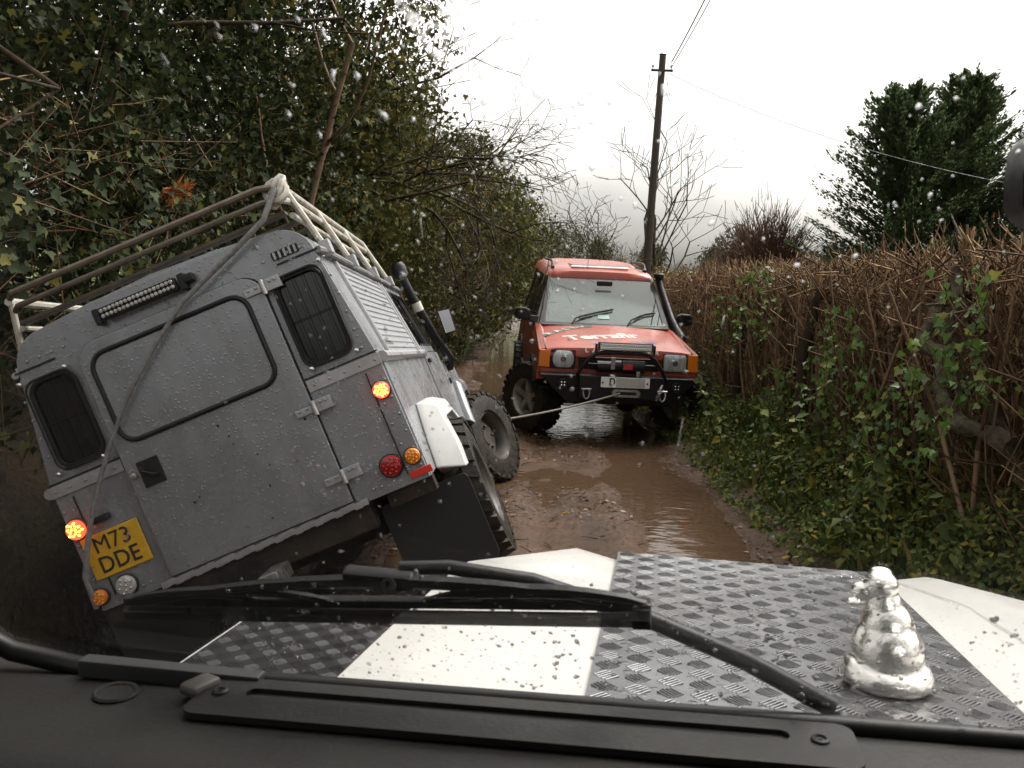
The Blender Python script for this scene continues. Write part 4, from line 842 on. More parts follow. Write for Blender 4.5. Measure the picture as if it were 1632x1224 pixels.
ms=g.build('bonnet_mascot',mat('chrome_mascot',(.95,.92,.87),.20,1,bump=.12,bscale=50),OWN,smooth=60)
rm=ms.modifiers.new('r','REMESH'); rm.mode='VOXEL'; rm.voxel_size=.0022; rm.use_smooth_shade=True
tag(ms,'lumpy chrome figure standing on the bonnet')
# windscreen
TL=R(25); BV,BZ=.520,1.398
DZ=lambda u:.036*(u+.03)
def sp(u,t,o=0): return (u, BV-t*math.sin(TL)+o*math.cos(TL), BZ+t*math.cos(TL)+o*math.sin(TL)+DZ(u))
scr=G().panel([(-.47,0),(.78,0),(.78,.50),(-.47,.50)],(),.005,lambda u,v,d:sp(u,v,d)).build('windscreen',glass_thin('own_screen_glass',(.965,.97,.965),.22),OWN,smooth=0)
seal=G().tube([sp(-.462,.5),sp(-.460,.06),sp(-.450,.028),sp(-.425,.008),sp(-.38,-.002),sp(-.33,-.004),sp(.0,-.004),sp(.8,-.004)],.0068,12).build('screen_seal',M_seal2,OWN,smooth=60)
G().tube([sp(-.43,.505),sp(.79,.505)],.012,10).build('screen_seal',M_seal2,OWN)
G().tube([sp(.175,0,.012),sp(.175,.5,.012)],.006,8) if False else None
# rain on the outside of the screen
rng=np.random.RandomState(77)
hs_=[(math.cos(a),math.sin(a)) for a in np.linspace(0,2*math.pi,8,endpoint=False)]
tv=[];tfc=[]
def drops(n,uf,tf_,smin,smax,stretch=1.0,lean=0.0,flat=.24):
    global tv,tfc
    for i in range(n):
        u,t=uf(),tf_(); r=smin+(smax-smin)*rng.rand()**2.2; st=1+(stretch-1)*rng.rand(); an=lean+rng.normal(0,.5); ca,sa=math.cos(an),math.sin(an); k=len(tv)
        ecc=.75+.5*rng.rand()
        wob=[1+.22*rng.normal() for _ in range(8)]
        for rr,hh in ((1,0),(.86,.52),(.5,.88)):
            for (cx,cy),w_ in zip(hs_,wob):
                a,b=cx*r*rr*ecc*w_,cy*r*rr*st*w_; tv.append(sp(u+a*ca-b*sa,t+a*sa+b*ca,.0052+hh*r*flat))
        tv.append(sp(u,t,.0052+r*flat))
        for q in (0,8):
            for j in range(8): tfc.append((k+q+j,k+q+(j+1)%8,k+q+8+(j+1)%8,k+q+8+j))
        for j in range(8): tfc.append((k+16+j,k+16+(j+1)%8,k+24))
        tfc.append(tuple(k+j for j in reversed(range(8))))
U=lambda a,b:(lambda:rng.uniform(a,b)); T=U
def clus(cu,ct,su,st_): return (lambda:rng.normal(cu,su)),(lambda:min(.495,max(.004,rng.normal(ct,st_))))
drops(700,U(-.42,.5),U(0,.48),.00022,.0009)                          # thin scatter all over
drops(300,U(-.20,.45),U(.004,.075),.0004,.0015)                     # beads low on the glass
drops(170,*clus(-.10,.255,.045,.045),.0005,.0014)
drops(70,*clus(-.045,.345,.032,.022),.0005,.0016,1.8)             # run of water above the swept arc
drops(60,*clus(-.17,.36,.07,.03),.0007,.0021,1.5)
drops(90,*clus(.13,.33,.06,.05),.0006,.0017)
drops(70,*clus(-.165,.185,.03,.03),.0008,.0018)
drops(12,U(-.1,.1),U(.10,.25),.0010,.0024)
drops(26,U(-.40,.45),U(.03,.45),.0005,.0009,14,0,.3)               # runs
me=bpy.data.meshes.new('raindrops'); me.from_pydata(tv,[],tfc); me.shade_smooth(); me.update()
rd_=link_mesh('raindrops',me,glass_drop('rain_water'),scr); tag(rd_,kind='stuff')
# fat beads low on the glass
tv=[];tfc=[]
drops(520,U(-.26,.46),U(.002,.085),.0005,.0016,1.4,0,.5)
drops(90,U(-.15,.46),U(.002,.10),.0010,.0021,1.6,0,.45)
me=bpy.data.meshes.new('water_beads'); me.from_pydata(tv,[],tfc); me.shade_smooth(); me.update()
tag(link_mesh('water_beads',me,glass_drop('bead_water',.8),scr),kind='stuff')
# milky patch of unswept spray high on the glass
def film_mat():
    M=bpy.data.materials.new('spray_film'); M.use_nodes=True; N,L=M.node_tree.nodes,M.node_tree.links; N.remove(N['Principled BSDF'])
    t=N.new('ShaderNodeBsdfTransparent'); d=N.new('ShaderNodeBsdfTranslucent'); d.inputs['Color'].default_value=(.8,.8,.8,1); mx=N.new('ShaderNodeMixShader')
    tcn=N.new('ShaderNodeTexCoord'); n=N.new('ShaderNodeTexNoise'); n.inputs['Scale'].default_value=240; n.inputs['Detail'].default_value=3; L.new(tcn.outputs['Object'],n.inputs['Vector'])
    n2=N.new('ShaderNodeTexNoise'); n2.inputs['Scale'].default_value=38; n2.inputs['Detail'].default_value=2; L.new(tcn.outputs['Object'],n2.inputs['Vector'])
    mm=N.new('ShaderNodeMath'); mm.operation='MULTIPLY'; L.new(n.outputs['Fac'],mm.inputs[0]); L.new(n2.outputs['Fac'],mm.inputs[1])
    mr=N.new('ShaderNodeMapRange'); mr.inputs['From Min'].default_value=.20; mr.inputs['From Max'].default_value=.40; mr.inputs['To Max'].default_value=.55; L.new(mm.outputs[0],mr.inputs['Value'])
    L.new(mr.outputs[0],mx.inputs[0]); L.new(t.outputs[0],mx.inputs[1]); L.new(d.outputs[0],mx.inputs[2]); L.new(mx.outputs[0],N['Material Output'].inputs['Surface']); return M
tag(G().panel([(-.125,.47),(-.03,.47),(-.044,.404),(-.047,.391),(-.061,.377),(-.075,.369),(-.088,.366),(-.098,.378),(-.112,.40)],(),.0004,lambda u,v,d:sp(u,v,.0056+d)).build('spray_film',film_mat(),scr,smooth=0),kind='stuff')
# a line of water left where the wiper turns
ar=G()
AP=[(-0.011, 0.074),(0.009, 0.087),(0.039, 0.1),(0.07, 0.108),(0.102, 0.11),(0.133, 0.104),(0.166, 0.091),(0.195, 0.071),(0.222, 0.047)]
AQ=[]
for i in range(len(AP)-1):
    for f in (0,.25,.5,.75): AQ.append((AP[i][0]+(AP[i+1][0]-AP[i][0])*f,AP[i][1]+(AP[i+1][1]-AP[i][1])*f))
ar.tube([sp(u,t,.0056) for u,t in AQ],[.0003+.00055*min(1,i/14)*(.75+.4*math.sin(i*1.7)) for i in range(len(AQ))],6)
tag(ar.build('water_line',glass_drop('rain_water_line'),scr,smooth=60),kind='stuff')
# wiper, parked low across the glass
M_wip=mat('wiper_black',(.007,.007,.0075),.42,spec=.35,bump=.1,bscale=200)
bl0,bl1=(-.338,.040),(.002,.062)
def along(t,off=0,o=.012):
    u=bl0[0]+(bl1[0]-bl0[0])*t; q=bl0[1]+(bl1[1]-bl0[1])*t+off; return sp(u,q,o)
wp=G().tube([sp(.112,-.004,.014),sp(.06,.022,.022),sp(.0,.046,.028),sp(-.07,.070,.030),sp(-.12,.081,.026),sp(-.150,.082,.022)],[.0066,.0062,.0056,.0052,.0048,.0044],8).build('wiper',M_wip,OWN,smooth=50)
G().lathe([(.008,0),(.008,.012),(.004,.015),(.001,.015)],Matrix.Translation(sp(.118,-.012,.0))@Matrix.Rotation(R(-65),4,'X'),14).build('wiper_pivot',M_satin,wp)
b=G()
for off,hh,o in ((0,.0075,.008),(.0085,.006,.012)):
    b.hexa([along(0,off-hh/2,o),along(1,off-hh/2,o),along(1,off-hh/2,o+.006),along(0,off-hh/2,o+.006),along(0,off+hh/2,o),along(1,off+hh/2,o),along(1,off+hh/2,o+.006),along(0,off+hh/2,o+.006)])
b=b.build('wiper_blade',M_wip,wp,bevel=.001)
G().tube([along(.97,.002,.012),along(1.0,.002,.012)],.008,8).build('blade_tip',M_wip,wp)
def bow(t0,t1,h,w,nm='blade_frame'):
    P=[along(t0+(t1-t0)*q,.010+h*math.sin(math.pi*q)**.7,.014) for q in np.linspace(0,1,13)]; return G().tube(P,[w*(.55+.45*math.sin(math.pi*q)) for q in np.linspace(0,1,13)],6).build(nm,M_wip,wp,smooth=40)
bow(.10,.94,.0165,.0046); bow(.02,.42,.0075,.0034); bow(.60,.99,.010,.0042); bow(.08,.28,.004,.0026); bow(.70,.88,.005,.0026)
G().box(along(.52,.027,.016),(.045,.010,.012),(TL,0,R(0))).build('blade_clip',M_wip,wp,bevel=.003)
G().lathe([(.0042,0),(.0042,.006),(.002,.006),(.002,.003)],Matrix.Translation(along(.545,.027,.010))@Matrix.Rotation(R(90)-TL,4,'X'),10).build('clip_pin',M_black,wp)
# dashboard
dz=1.396
dash=G().loft([[(u,v_,z_+DZ(u)) for v_,z_ in ((.548,dz-.012),(.528,dz-.006),(.50,dz),(.425,dz-.001),(.402,dz-.006),(.390,dz-.020),(.383,dz-.05),(.39,dz-.16),(.55,dz-.2))] for u in (-.52,-.2,.2,.9)],closed=False,cap=False).build('dashboard',M_dash,OWN,smooth=60)
# demister plate with a long slot and two screws
dpl=G().panel(rrect(-.272,.118,.462,.512,.010),[rrect(-.243,.082,.488,.499,.0052)],-.0045,lambda u,v,d:(u,v,dz+.0008-d+DZ(u))).build('demister_plate',M_dash,dash,bevel=.0018,seg=2)
G().panel(rrect(-.243,.082,.488,.499,.0052),(),.001,lambda u,v,d:(u,v,dz+.0012+d+DZ(u))).build('demister_slot',M_ink,dpl)
for u in (-.259,.098):
    Mx=Matrix.Translation((u,.490,dz+.0052+DZ(u))); G().lathe([(.0052,0),(.0050,.0014),(.0034,.0020),(.0026,.0008),(.0012,.0008),(.0008,.0016),(.0005,.0016)],Mx,16).build('screw',M_satin,dpl)
G().box((-.305,.512,dz+.004+DZ(-.305)),(.125,.012,.012),(0,0,R(2))).build('screen_bracket',mat('dark_grey_bracket',(.02,.02,.021),.5),dash,bevel=.0015)
G().lathe([(.014,0),(.013,.0015),(.011,.0012),(.009,-.002),(.0005,-.003)],Matrix.Translation((-.328,.487,dz+.001+DZ(-.328))),20).build('blanking_cap',M_dash,dash)
G().box((-.275,.495,dz+.006+DZ(-.275)),(.016,.022,.008),(0,0,R(-20))).build('clip',mat('worn_clip',(.06,.055,.05),.4),dash,bevel=.003)
# interior mirror
mi=G().loft([[(.168+.105*c,.405+o,1.700+.026*s_) for c,s_ in [(math.copysign(abs(math.cos(t))**.45,math.cos(t)),math.copysign(abs(math.sin(t))**.45,math.sin(t))) for t in np.linspace(0,2*math.pi,32,endpoint=False)]] for o in (0,.012,.022)]).build('interior_mirror',M_black,OWN,smooth=50)
mi.location=(.081,0,.003)
G().panel([(.168+.098*c,1.700+.021*s_) for c,s_ in [(math.copysign(abs(math.cos(t))**.45,math.cos(t)),math.copysign(abs(math.sin(t))**.45,math.sin(t))) for t in np.linspace(0,2*math.pi,32,endpoint=False)]],(),.001,lambda u,v,d:(u,.4035+d,v)).build('mirror_glass',MATS['mirror_silver'],mi)
G().tube([(.168,.42,1.715),(.168,.40,1.80),(.168,.33,1.87)],.006,8).build('mirror_stalk',M_black,mi)
# cabin shell: roof, pillars, doors, rear wall and seats
M_cab=mat('dark_cabin_lining',(.022,.021,.020),.8)
G().box((UC,-.62,1.93),(1.60,1.95,.04)).build('roof',M_cab,OWN)
G().hexa([(UC-.8,.28,1.84),(UC+.8,.28,1.84),(UC+.8,.36,1.84),(UC-.8,.36,1.84),(UC-.8,.28,1.95),(UC+.8,.28,1.95),(UC+.8,.36,1.95),(UC-.8,.36,1.95)]).build('screen_header',M_cab,OWN)
for s in (-1,1):
    u=UC+s*.80
    G().hexa([(u-.03,.30,1.90),(u+.03,.30,1.90),(u+.03,.36,1.90),(u-.03,.36,1.90),(u-.03,.48,1.38),(u+.03,.48,1.38),(u+.03,.56,1.38),(u-.03,.56,1.38)]).build('pillar',M_cab,OWN)
    G().box((u,-.15,1.0),(.06,1.35,.75)).build('door',M_cab,OWN); G().box((u,-.95,1.35),(.06,.9,1.2)).build('side_panel',M_cab,OWN)
G().box((UC,-1.6,1.35),(1.6,.05,1.2)).build('rear_wall',M_cab,OWN); G().box((UC,-.5,.62),(1.66,2.3,.05)).build('floor',M_cab,OWN)
for s in (-1,1):
    se=G().box((UC+s*.40,-.50,1.15),(.48,.12,.70),(R(-8),0,0)).build('seat',M_cab,OWN,bevel=.04,seg=3); G().box((UC+s*.40,-.22,.86),(.48,.50,.14)).build('seat_cushion',M_cab,se,bevel=.04,seg=3)
ty3,ri3=wheel_meshes(.405,.27,.205,'o','steel')
t3=td; r3=rd
for s in (-1,1):
    for v in (1.02,-1.75): add_wheel(OWN,(UC+s*.76,v,.40),0,t3,r3,s<0,M_rimd)
# slack strap from the rack corner across the tail
M_strap=mat('grey_webbing_strap',(.16,.155,.15),.75,var=.3,vscale=40)
W=[DEF.matrix_world@Vector(p) for p in SP]
tag(G().tube(W,[.014,.013,.013,.012,.011,.010,.009,.009,.010,.011,.012,.013,.014,.014],8).build('webbing_strap',M_strap,smooth=60),'slack grey strap hanging from the roof rack corner across the tail door','strap')
# ------------------------------------------------------------------ vegetation
ORD='first second third fourth fifth sixth seventh eighth ninth tenth eleventh twelfth thirteenth fourteenth fifteenth sixteenth seventeenth eighteenth nineteenth twentieth twenty-first twenty-second twenty-third twenty-fourth twenty-fifth twenty-sixth'.split()
IV=[(0,(.012,.019,.008)),(.45,(.026,.037,.014)),(.78,(.044,.058,.020)),(.95,(.075,.088,.026)),(1,(.17,.15,.03))]
M_ivy=mat('ivy_leaf',(.03,.06,.02),.6,spec=.10,island=IV,trans=.15)
M_olive=mat('olive_leaf',(.06,.07,.02),.6,spec=.10,island=[(0,(.034,.040,.012)),(.4,(.062,.070,.020)),(.75,(.105,.105,.030)),(.95,(.17,.14,.035)),(1,(.30,.20,.03))],trans=.22)
M_bram=mat('bramble_leaf',(.04,.08,.02),.55,spec=.14,island=[(0,(.036,.052,.013)),(.4,(.070,.098,.023)),(.75,(.118,.148,.034)),(.93,(.19,.19,.04)),(1,(.36,.27,.03))],trans=.22)
M_brown=mat('dead_leaf',(.08,.04,.02),.7,spec=.1,island=[(0,(.045,.025,.014)),(.6,(.105,.055,.028)),(.9,(.18,.09,.04)),(1,(.30,.15,.05))],trans=.1)
M_twig=mat('hedge_twig',(.05,.035,.025),.75,spec=.1,island=[(0,(.055,.033,.020)),(.6,(.145,.088,.050)),(1,(.27,.18,.10))])
M_cut=mat('cut_twig_wood',(.34,.22,.12),.7,spec=.1,island=[(0,(.13,.08,.045)),(.6,(.25,.16,.085)),(1,(.45,.32,.18))])
M_trunk=mat('lichened_trunk',(.075,.058,.040),.8,spec=.1,col2=(.17,.148,.105),vscale=11,bump=1.6,bscale=34)
M_dtrunk=mat('dark_trunk',(.032,.023,.016),.75,spec=.1,col2=(.060,.045,.032),vscale=8,bump=1.0,bscale=28,stretch=(1,1,.3))
M_grass=mat('grass_blade',(.07,.10,.025),.55,spec=.15,island=[(0,(.04,.07,.015)),(.6,(.085,.125,.03)),(1,(.24,.20,.08))],trans=.25)
M_gtwig=mat('greenish_twig',(.05,.04,.028),.75,spec=.1,island=[(0,(.030,.022,.016)),(.6,(.065,.052,.034)),(1,(.12,.105,.05))])
M_upr=mat('upright_stem_bark',(.09,.062,.042),.75,spec=.1,island=[(0,(.080,.048,.029)),(.6,(.19,.122,.072)),(1,(.32,.225,.135))],bump=.4,bscale=40)
def branchy(rng,p,d,L,r,lv,out,tips,kids=3,spread=.55,upw=.10,segs=4,shrink=.62,wig=.18,rmin=.0025):
    p=np.array(p,float);d=nrm(np.array(d,float)); st=L/segs; cur=p
    for i in range(segs):
        d=nrm(d+rng.normal(0,wig,3)+np.array([0,0,upw])); nx=cur+d*st; r2=max(rmin,r*(1-.45/segs))
        out.append((cur,nx,r,r2)); r=r2; cur=nx
        if lv>0 and (i>0 or segs<3):
            for _ in range(kids if i==segs-1 else max(1,kids-1)):
                ax=nrm(rng.normal(0,1,3)); ax=nrm(ax-d*(ax@d)); dd=nrm(d*(1-spread)+ax*spread*1.25)
                branchy(rng,cur,dd,L*shrink*rng.uniform(.7,1.15),r*.62,lv-1,out,tips,kids,spread,upw,max(2,segs-1),shrink,wig,rmin)
    tips.append(cur)
def wood(name,segs,material,parent,n=5):
    P0=np.array([s[0] for s in segs]);P1=np.array([s[1] for s in segs]);r0=np.array([s[2] for s in segs]);r1=np.array([s[3] for s in segs])
    me=mesh_np(name,*sticks(P0,P1,r0,r1,n)); me.shade_smooth(); return link_mesh(name,me,material,parent)
def clumps(rng,c,rad,nclump,per,spread,shell=.45,flatz=1.0):
    d=nrm(rng.normal(0,1,(nclump,3))); rr=(shell+(1-shell)*rng.rand(nclump,1)**.6); C_=np.array(c)+d*rr*np.array(rad)
    P=C_[:,None,:]+rng.normal(0,1,(nclump,per,3))*spread*np.array([1,1,flatz]); N=np.repeat(d[:,None,:],per,1)
    return P.reshape(-1,3),N.reshape(-1,3)
def leafpart(name,P,N,size,rng,material,parent,kind='ovate',hang=.7,jit=.6):
    S=size*rng.uniform(.6,1.35,len(P)); return link_mesh(name,leaves_mesh(name,P,N,S,rng,kind,hang,jit),material,parent)
gz=lambda x,y: float(H(x,y))

# --- left: ivy-hung trees close above the ditch
def ivy_tree(seed,x,y,h,rad,lean,label,ncl,per,size,lowleaf=True,material=None,twn=380):
    rng=np.random.RandomState(seed); z0=gz(x,y); t=empty('ivy_tree',(x,y,z0-.1),label,'tree','ivy-clad trees along the left bank')
    segs=[];tips=[]
    for k in range(3):
        a=rng.uniform(0,6.28); branchy(rng,(.15*math.cos(a),.15*math.sin(a),0),(lean[0]*.15+.12*math.cos(a),lean[1]*.15+.12*math.sin(a),1),h*.50,.055,3,segs,tips,2,.55,.04,4,.58,.12,.004)
    wood('trunk',segs,M_bark,t)
    P,N=clumps(rng,(lean[0],lean[1],h*.58),(rad,rad*1.15,h*.46),int(ncl*1.35),per,.15)
    if lowleaf:
        P2,N2=clumps(rng,(lean[0]*.6,lean[1],h*.22),(rad*.95,rad*1.1,h*.24),ncl//2,per,.15); P=np.concatenate([P,P2]);N=np.concatenate([N,N2])
    leafpart('crown',P,N,size,rng,material or M_ivy,t,'ivy' if size<.11 else 'ovate')
    q=rng.choice(len(P),twn); d=nrm(rng.normal(0,1,(twn,3))+np.array([0,0,-.3])); ln=rng.uniform(.10,.40,(twn,1))
    o=link_mesh('twigs',mesh_np('twigs',*sticks(P[q],P[q]+d*ln,.004,.0015,3)),M_twig,t); return t
near='dense dark ivy-clad tree on the bank beside the tipped off-roader'
ivy_tree(1,-4.0,5.4,6.4,1.5,(.35,.1),'ivy-smothered tree on the bank, nearest the yellow plate of the tipped off-roader',190,46,.058)
ivy_tree(2,-3.9,7.2,6.8,1.6,(.55,.1),'ivy-smothered tree rising behind the roof rack of the tipped off-roader',190,46,.060)
ivy_tree(3,-3.7,9.2,7.0,1.7,(.75,.1),'tall ivy-hung tree leaning over the lane beyond the roof rack corner',200,46,.066)
ivy_tree(4,-3.3,11.4,6.8,1.6,(.85,.1),'leafy hedgerow tree with bare branches arching over the lane',190,42,.070,material=M_olive)
ivy_tree(5,-3.1,14.0,4.6,1.5,(.3,0),'olive green hedgerow tree beyond the door mirror of the tipped off-roader',260,44,.085,material=M_olive)
ivy_tree(6,-2.9,17.0,4.6,1.5,(.35,0),'olive hedgerow tree midway along the left side of the lane',260,44,.090,material=M_olive)
ivy_tree(7,-2.6,20.5,4.8,2.0,(1.0,0),'bushy hedgerow tree hanging over the lane left of the orange off-roader',260,40,.095,material=M_olive)
ivy_tree(8,-2.0,25.0,4.8,2.0,(1.2,0),'thin-topped hedgerow tree beside the far puddle, left of the lane',190,34,.10,False,M_olive,2200)
ivy_tree(9,-1.3,30.0,4.8,1.9,(.9,0),'twiggy hedgerow tree at the far bend of the lane',120,30,.10,False,M_olive,2600)
for k,(x,y,h) in enumerate(((-6.4,5.5,7.5),(-6.6,9.0,8),(-6.3,13,7.5),(-5.8,17.5,6.0))):
    ivy_tree(20+k,x,y,h,2.2,(.2,0),'dark broad tree in the row behind the ivy-clad trees, '+('first','second','third','last')[k]+' counting up the lane',170,34,.13,True,M_ivy,300)
# --- left: lower hedge face, brambles and dead stems under the trees
for k,y in enumerate(np.arange(5.0,26,1.5)):
    rng=np.random.RandomState(100+k); x=-2.95+.02*k+ (.25 if y>11 else 0)+bend(y)*.8; z0=gz(x,y)
    t=empty('hedge_bush',(x,y,z0-.05),'tangled bramble and hazel bush, '+ORD[k]+' along the left bank counting up the lane','bush','bushes at the foot of the left bank')
    n=220 if y<9 else 420
    P=np.stack([rng.uniform(-.6,.5,n),rng.uniform(-.95,.95,n),rng.uniform(0,2.3,n)],-1); d=nrm(np.stack([rng.normal(.2,.5,n),rng.normal(0,.7,n),rng.normal(.3,.6,n)],-1)); ln=rng.uniform(.2,.8,(n,1))
    link_mesh('stems',mesh_np('stems',*sticks(P,P+d*ln,rng.uniform(.003,.008,n),.002,3)),M_twig,t)
    P,N=clumps(rng,(.05,0,1.15),(.65,1.05,1.25),70 if y<14 else 60,22,.12,.5); N[:,0]+=.6
    leafpart('foliage',P,N,.065 if y<12 else .085,rng,M_ivy if k<5 else M_bram,t,'ivy')
# bare upright sapling with reddish bark seen against the ivy
rng=np.random.RandomState(9); t=empty('sapling',(-2.35,8.6,gz(-2.35,8.6)-.05),'slim brown sapling with bare bark rising against the ivy','sapling')
segs=[];tips=[]; branchy(rng,(0,0,0),(.12,0,1),4.4,.045,1,segs,tips,1,.5,.12,9,.30,.06,.006); wood('trunk',segs,mat('sapling_bark',(.11,.065,.035),.65,col2=(.17,.11,.06),vscale=10),t)
P=np.array(tips)[rng.randint(0,len(tips),90)]+rng.normal(0,.18,(90,3)); leafpart('crown',P,rng.normal(0,1,(90,3)),.07,rng,M_bram,t)
# arching bare boughs over the lane
rng=np.random.RandomState(41); t=empty('arching_bough_tree',(-2.6,12.2,gz(-2.6,12.2)-.1),'bare-branched tree whose thin boughs arch out against the white sky','tree')
segs=[];tips=[]; branchy(rng,(0,0,0),(.25,0,1),3.2,.07,0,segs,tips,1,.5,.02,6,.6,.05)
top=tips[-1]
for k in range(7):
    branchy(rng,top+rng.normal(0,.12,3),(1.0,.15*rng.normal(),.30-.10*k),1.55+.10*k,.026,3,segs,tips,2,.42,-.06,6,.52,.13,.0035)
wood('trunk',segs,M_gtwig,t); P=np.array(tips)[rng.randint(0,len(tips),160)]+rng.normal(0,.08,(160,3)); leafpart('crown',P,rng.normal(0,1,(160,3)),.05,rng,M_olive,t)
# twiggy outer growth on the far left hedge, against the sky
for k,(x,y,h,s_) in enumerate(((-1.9,15.5,3.9,2),(-1.5,19.5,4.0,3),(-.9,23.0,4.0,4),(-.3,28.0,3.7,5),(.2,34.0,3.5,6))):
    rng=np.random.RandomState(60+k); z0=gz(x,y); t=empty('thorn_tree',(x-.9,y,z0),['thorn bush with fine bare twigs just past the tipped off-roader','thorn bush with yellowing leaves halfway down the left hedge','bare-topped thorn tree overhanging the lane by the orange roof','thin thorn tree at the lane bend behind the orange off-roader','far thorn tree above the gap to the green field'][k],'tree','thorn trees in the left hedge')
    segs=[];tips=[]
    for j in range(5): branchy(rng,rng.normal(0,.15,3)*[1,1,0],(.28+.2*rng.rand(),.3*rng.normal(),1),h*.50,.04,3,segs,tips,3,.60,.03,4,.60,.16,.005)
    wood('trunk',segs,M_gtwig,t,4); tp=np.array(tips); q=rng.randint(0,len(tp),900 if k<3 else 500); leafpart('crown',tp[q]+rng.normal(0,.14,(len(q),3)),rng.normal(0,1,(len(q),3)),.075,rng,M_olive,t)
# broken branch end with torn orange wood above the rack
rng=np.random.RandomState(4); bp_=Vector((-2.42,6.35,2.22)); t=empty('broken_branch',bp_,'torn branch end with splintered orange wood poking from the hedge','branch')
n=90; P0=rng.normal(0,.02,(n,3)); d=nrm(np.stack([rng.normal(.75,.25,n),rng.normal(-.35,.3,n),rng.normal(.35,.35,n)],-1)); link_mesh('splinters',mesh_np('splinters',*sticks(P0-d*.08,P0+d*rng.uniform(.03,.16,(n,1)),.010,.002,4)),mat('torn_orange_wood',(.36,.12,.035),.6,island=[(0,(.32,.10,.025)),(1,(.62,.25,.07))]),t)
G().tube([(-1.0,.6,-.15),(-.5,.3,-.10),(-.05,.02,-.03)],[.06,.05,.045],8).build('branch_wood',M_dtrunk,t)

# --- right: flailed hedge
hx=lambda y:2.85+.55*float(bend(y))
def gnarl(rng,p,dirs,r0,r1,n=9,wob=.05):
    P=[Vector(p)]; d=Vector(dirs).normalized()
    for k in range(7):
        d=(d+Vector(rng.normal(0,.22,3))+Vector((0,0,.12))).normalized(); q=P[-1]+d*(rng.uniform(.16,.30)); q.x=max(-.28,min(.35,q.x)); q.y=max(-.8,min(.8,q.y)); P.append(q)
    rr=[(r0+(r1-r0)*k/7)*rng.uniform(.78,1.3) for k in range(8)]; return P,rr
ys=list(np.arange(3.4,10.5,.85))+list(np.arange(10.9,25,1.5))
hl_=['flailed hedge bush with thick pale gnarled limbs beside the white wing','flailed hedge bush with a split pale stump on top','flailed hedge bush with a thick dark upright trunk','flailed hedge bush hung with light green bindweed']
for k,y in enumerate(ys):
    rng=np.random.RandomState(300+k); x=hx(y); z0=gz(x,y); nearb=y<7.5
    t=empty('hedge_shrub',(x,y,z0-.05),'flail-cut brown hedge shrub, '+ORD[k]+' in the right hedge counting from the white bonnet','hedge','flail-cut shrubs in the right hedge')
    top=2.0-z0; sp_=.62 if y<10.5 else .95
    # stems
    g=G()
    for j in range(4 if nearb else 3):
        P,rr=gnarl(rng,(rng.uniform(-.25,.2),rng.uniform(-sp_*.7,sp_*.7),0),(rng.normal(0,.35),rng.normal(0,.35),1),.055 if nearb else .04,.025)
        P=[p if p.z<top-.1 else Vector((p.x,p.y,top-.1-.02*rng.rand())) for p in P]; g.tube(P,rr,8)
    g.build('stem',M_dtrunk if k%3 else M_trunk,t,smooth=60)
    # thin upright stems at the face
    m_=34 if y<10.5 else 40; P=np.stack([rng.uniform(-.42,.15,m_),rng.uniform(-sp_,sp_,m_),np.zeros(m_)],-1); L2=top*rng.uniform(.55,.98,m_); Q=P+np.stack([rng.normal(-.02,.08,m_),rng.normal(0,.12,m_),L2*.5],-1); E2=Q+np.stack([rng.normal(0,.10,m_),rng.normal(0,.12,m_),L2*.5],-1); r_=rng.uniform(.006,.018,m_)
    v1,f1=sticks(P,Q,r_,r_*.85,6); v2,f2=sticks(Q,E2,r_*.85,r_*.6,6); me=mesh_np('uprights',*join_np([(v1,f1),(v2,f2)])); me.shade_smooth(); link_mesh('uprights',me,M_upr,t)
    # twig mass
    n=1900 if y<8 else 1400
    P=np.stack([rng.uniform(-.45,.55,n),rng.uniform(-sp_,sp_,n),(top-.05)*(1-rng.rand(n)**1.25*.97)],-1); d=nrm(np.stack([rng.normal(-.08,.38,n),rng.normal(0,.40,n),rng.normal(.8,.45,n)],-1)); ln=rng.uniform(.08,.40,(n,1)); E_=P+d*ln
    E_[:,2]=np.minimum(E_[:,2],top+rng.uniform(-.24,.12,n)+.26*(vnoise(P[:,1]*2.5+k*9,P[:,1]*0+k))+.28*(rng.rand(n)<.03)); r_=rng.uniform(.0022,.0075,n)
    link_mesh('twigs',mesh_np('twigs',*sticks(P,E_,r_,r_*.7,4)),M_twig,t)
    # pale cut tips
    q=np.where((E_[:,2]>top-.30)&(rng.rand(n)<.38))[0]; dd=nrm(E_[q]-P[q]+1e-6); link_mesh('cut_ends',mesh_np('cut_ends',*sticks(E_[q]-dd*.02,E_[q]+dd*rng.uniform(.01,.06,(len(q),1)),r_[q]*1.05,r_[q]*.5,4)),M_cut,t)
    # dead leaves caught in the top, green sprays lower
    m_=420; P=np.stack([rng.uniform(-.45,.5,m_),rng.uniform(-sp_,sp_,m_),top*(.55+.45*rng.rand(m_))],-1); leafpart('dead_leaves',P,rng.normal(0,1,(m_,3)),.045,rng,M_brown,t)
    P,N=clumps(rng,(-.30,0,top*.42),(.22,sp_,top*.45),15 if nearb else 15,12,.09,.3); N[:,0]-=.7; leafpart('green_leaves',P,N,.044,rng,M_bram if k%2 else M_olive,t,'ivy')
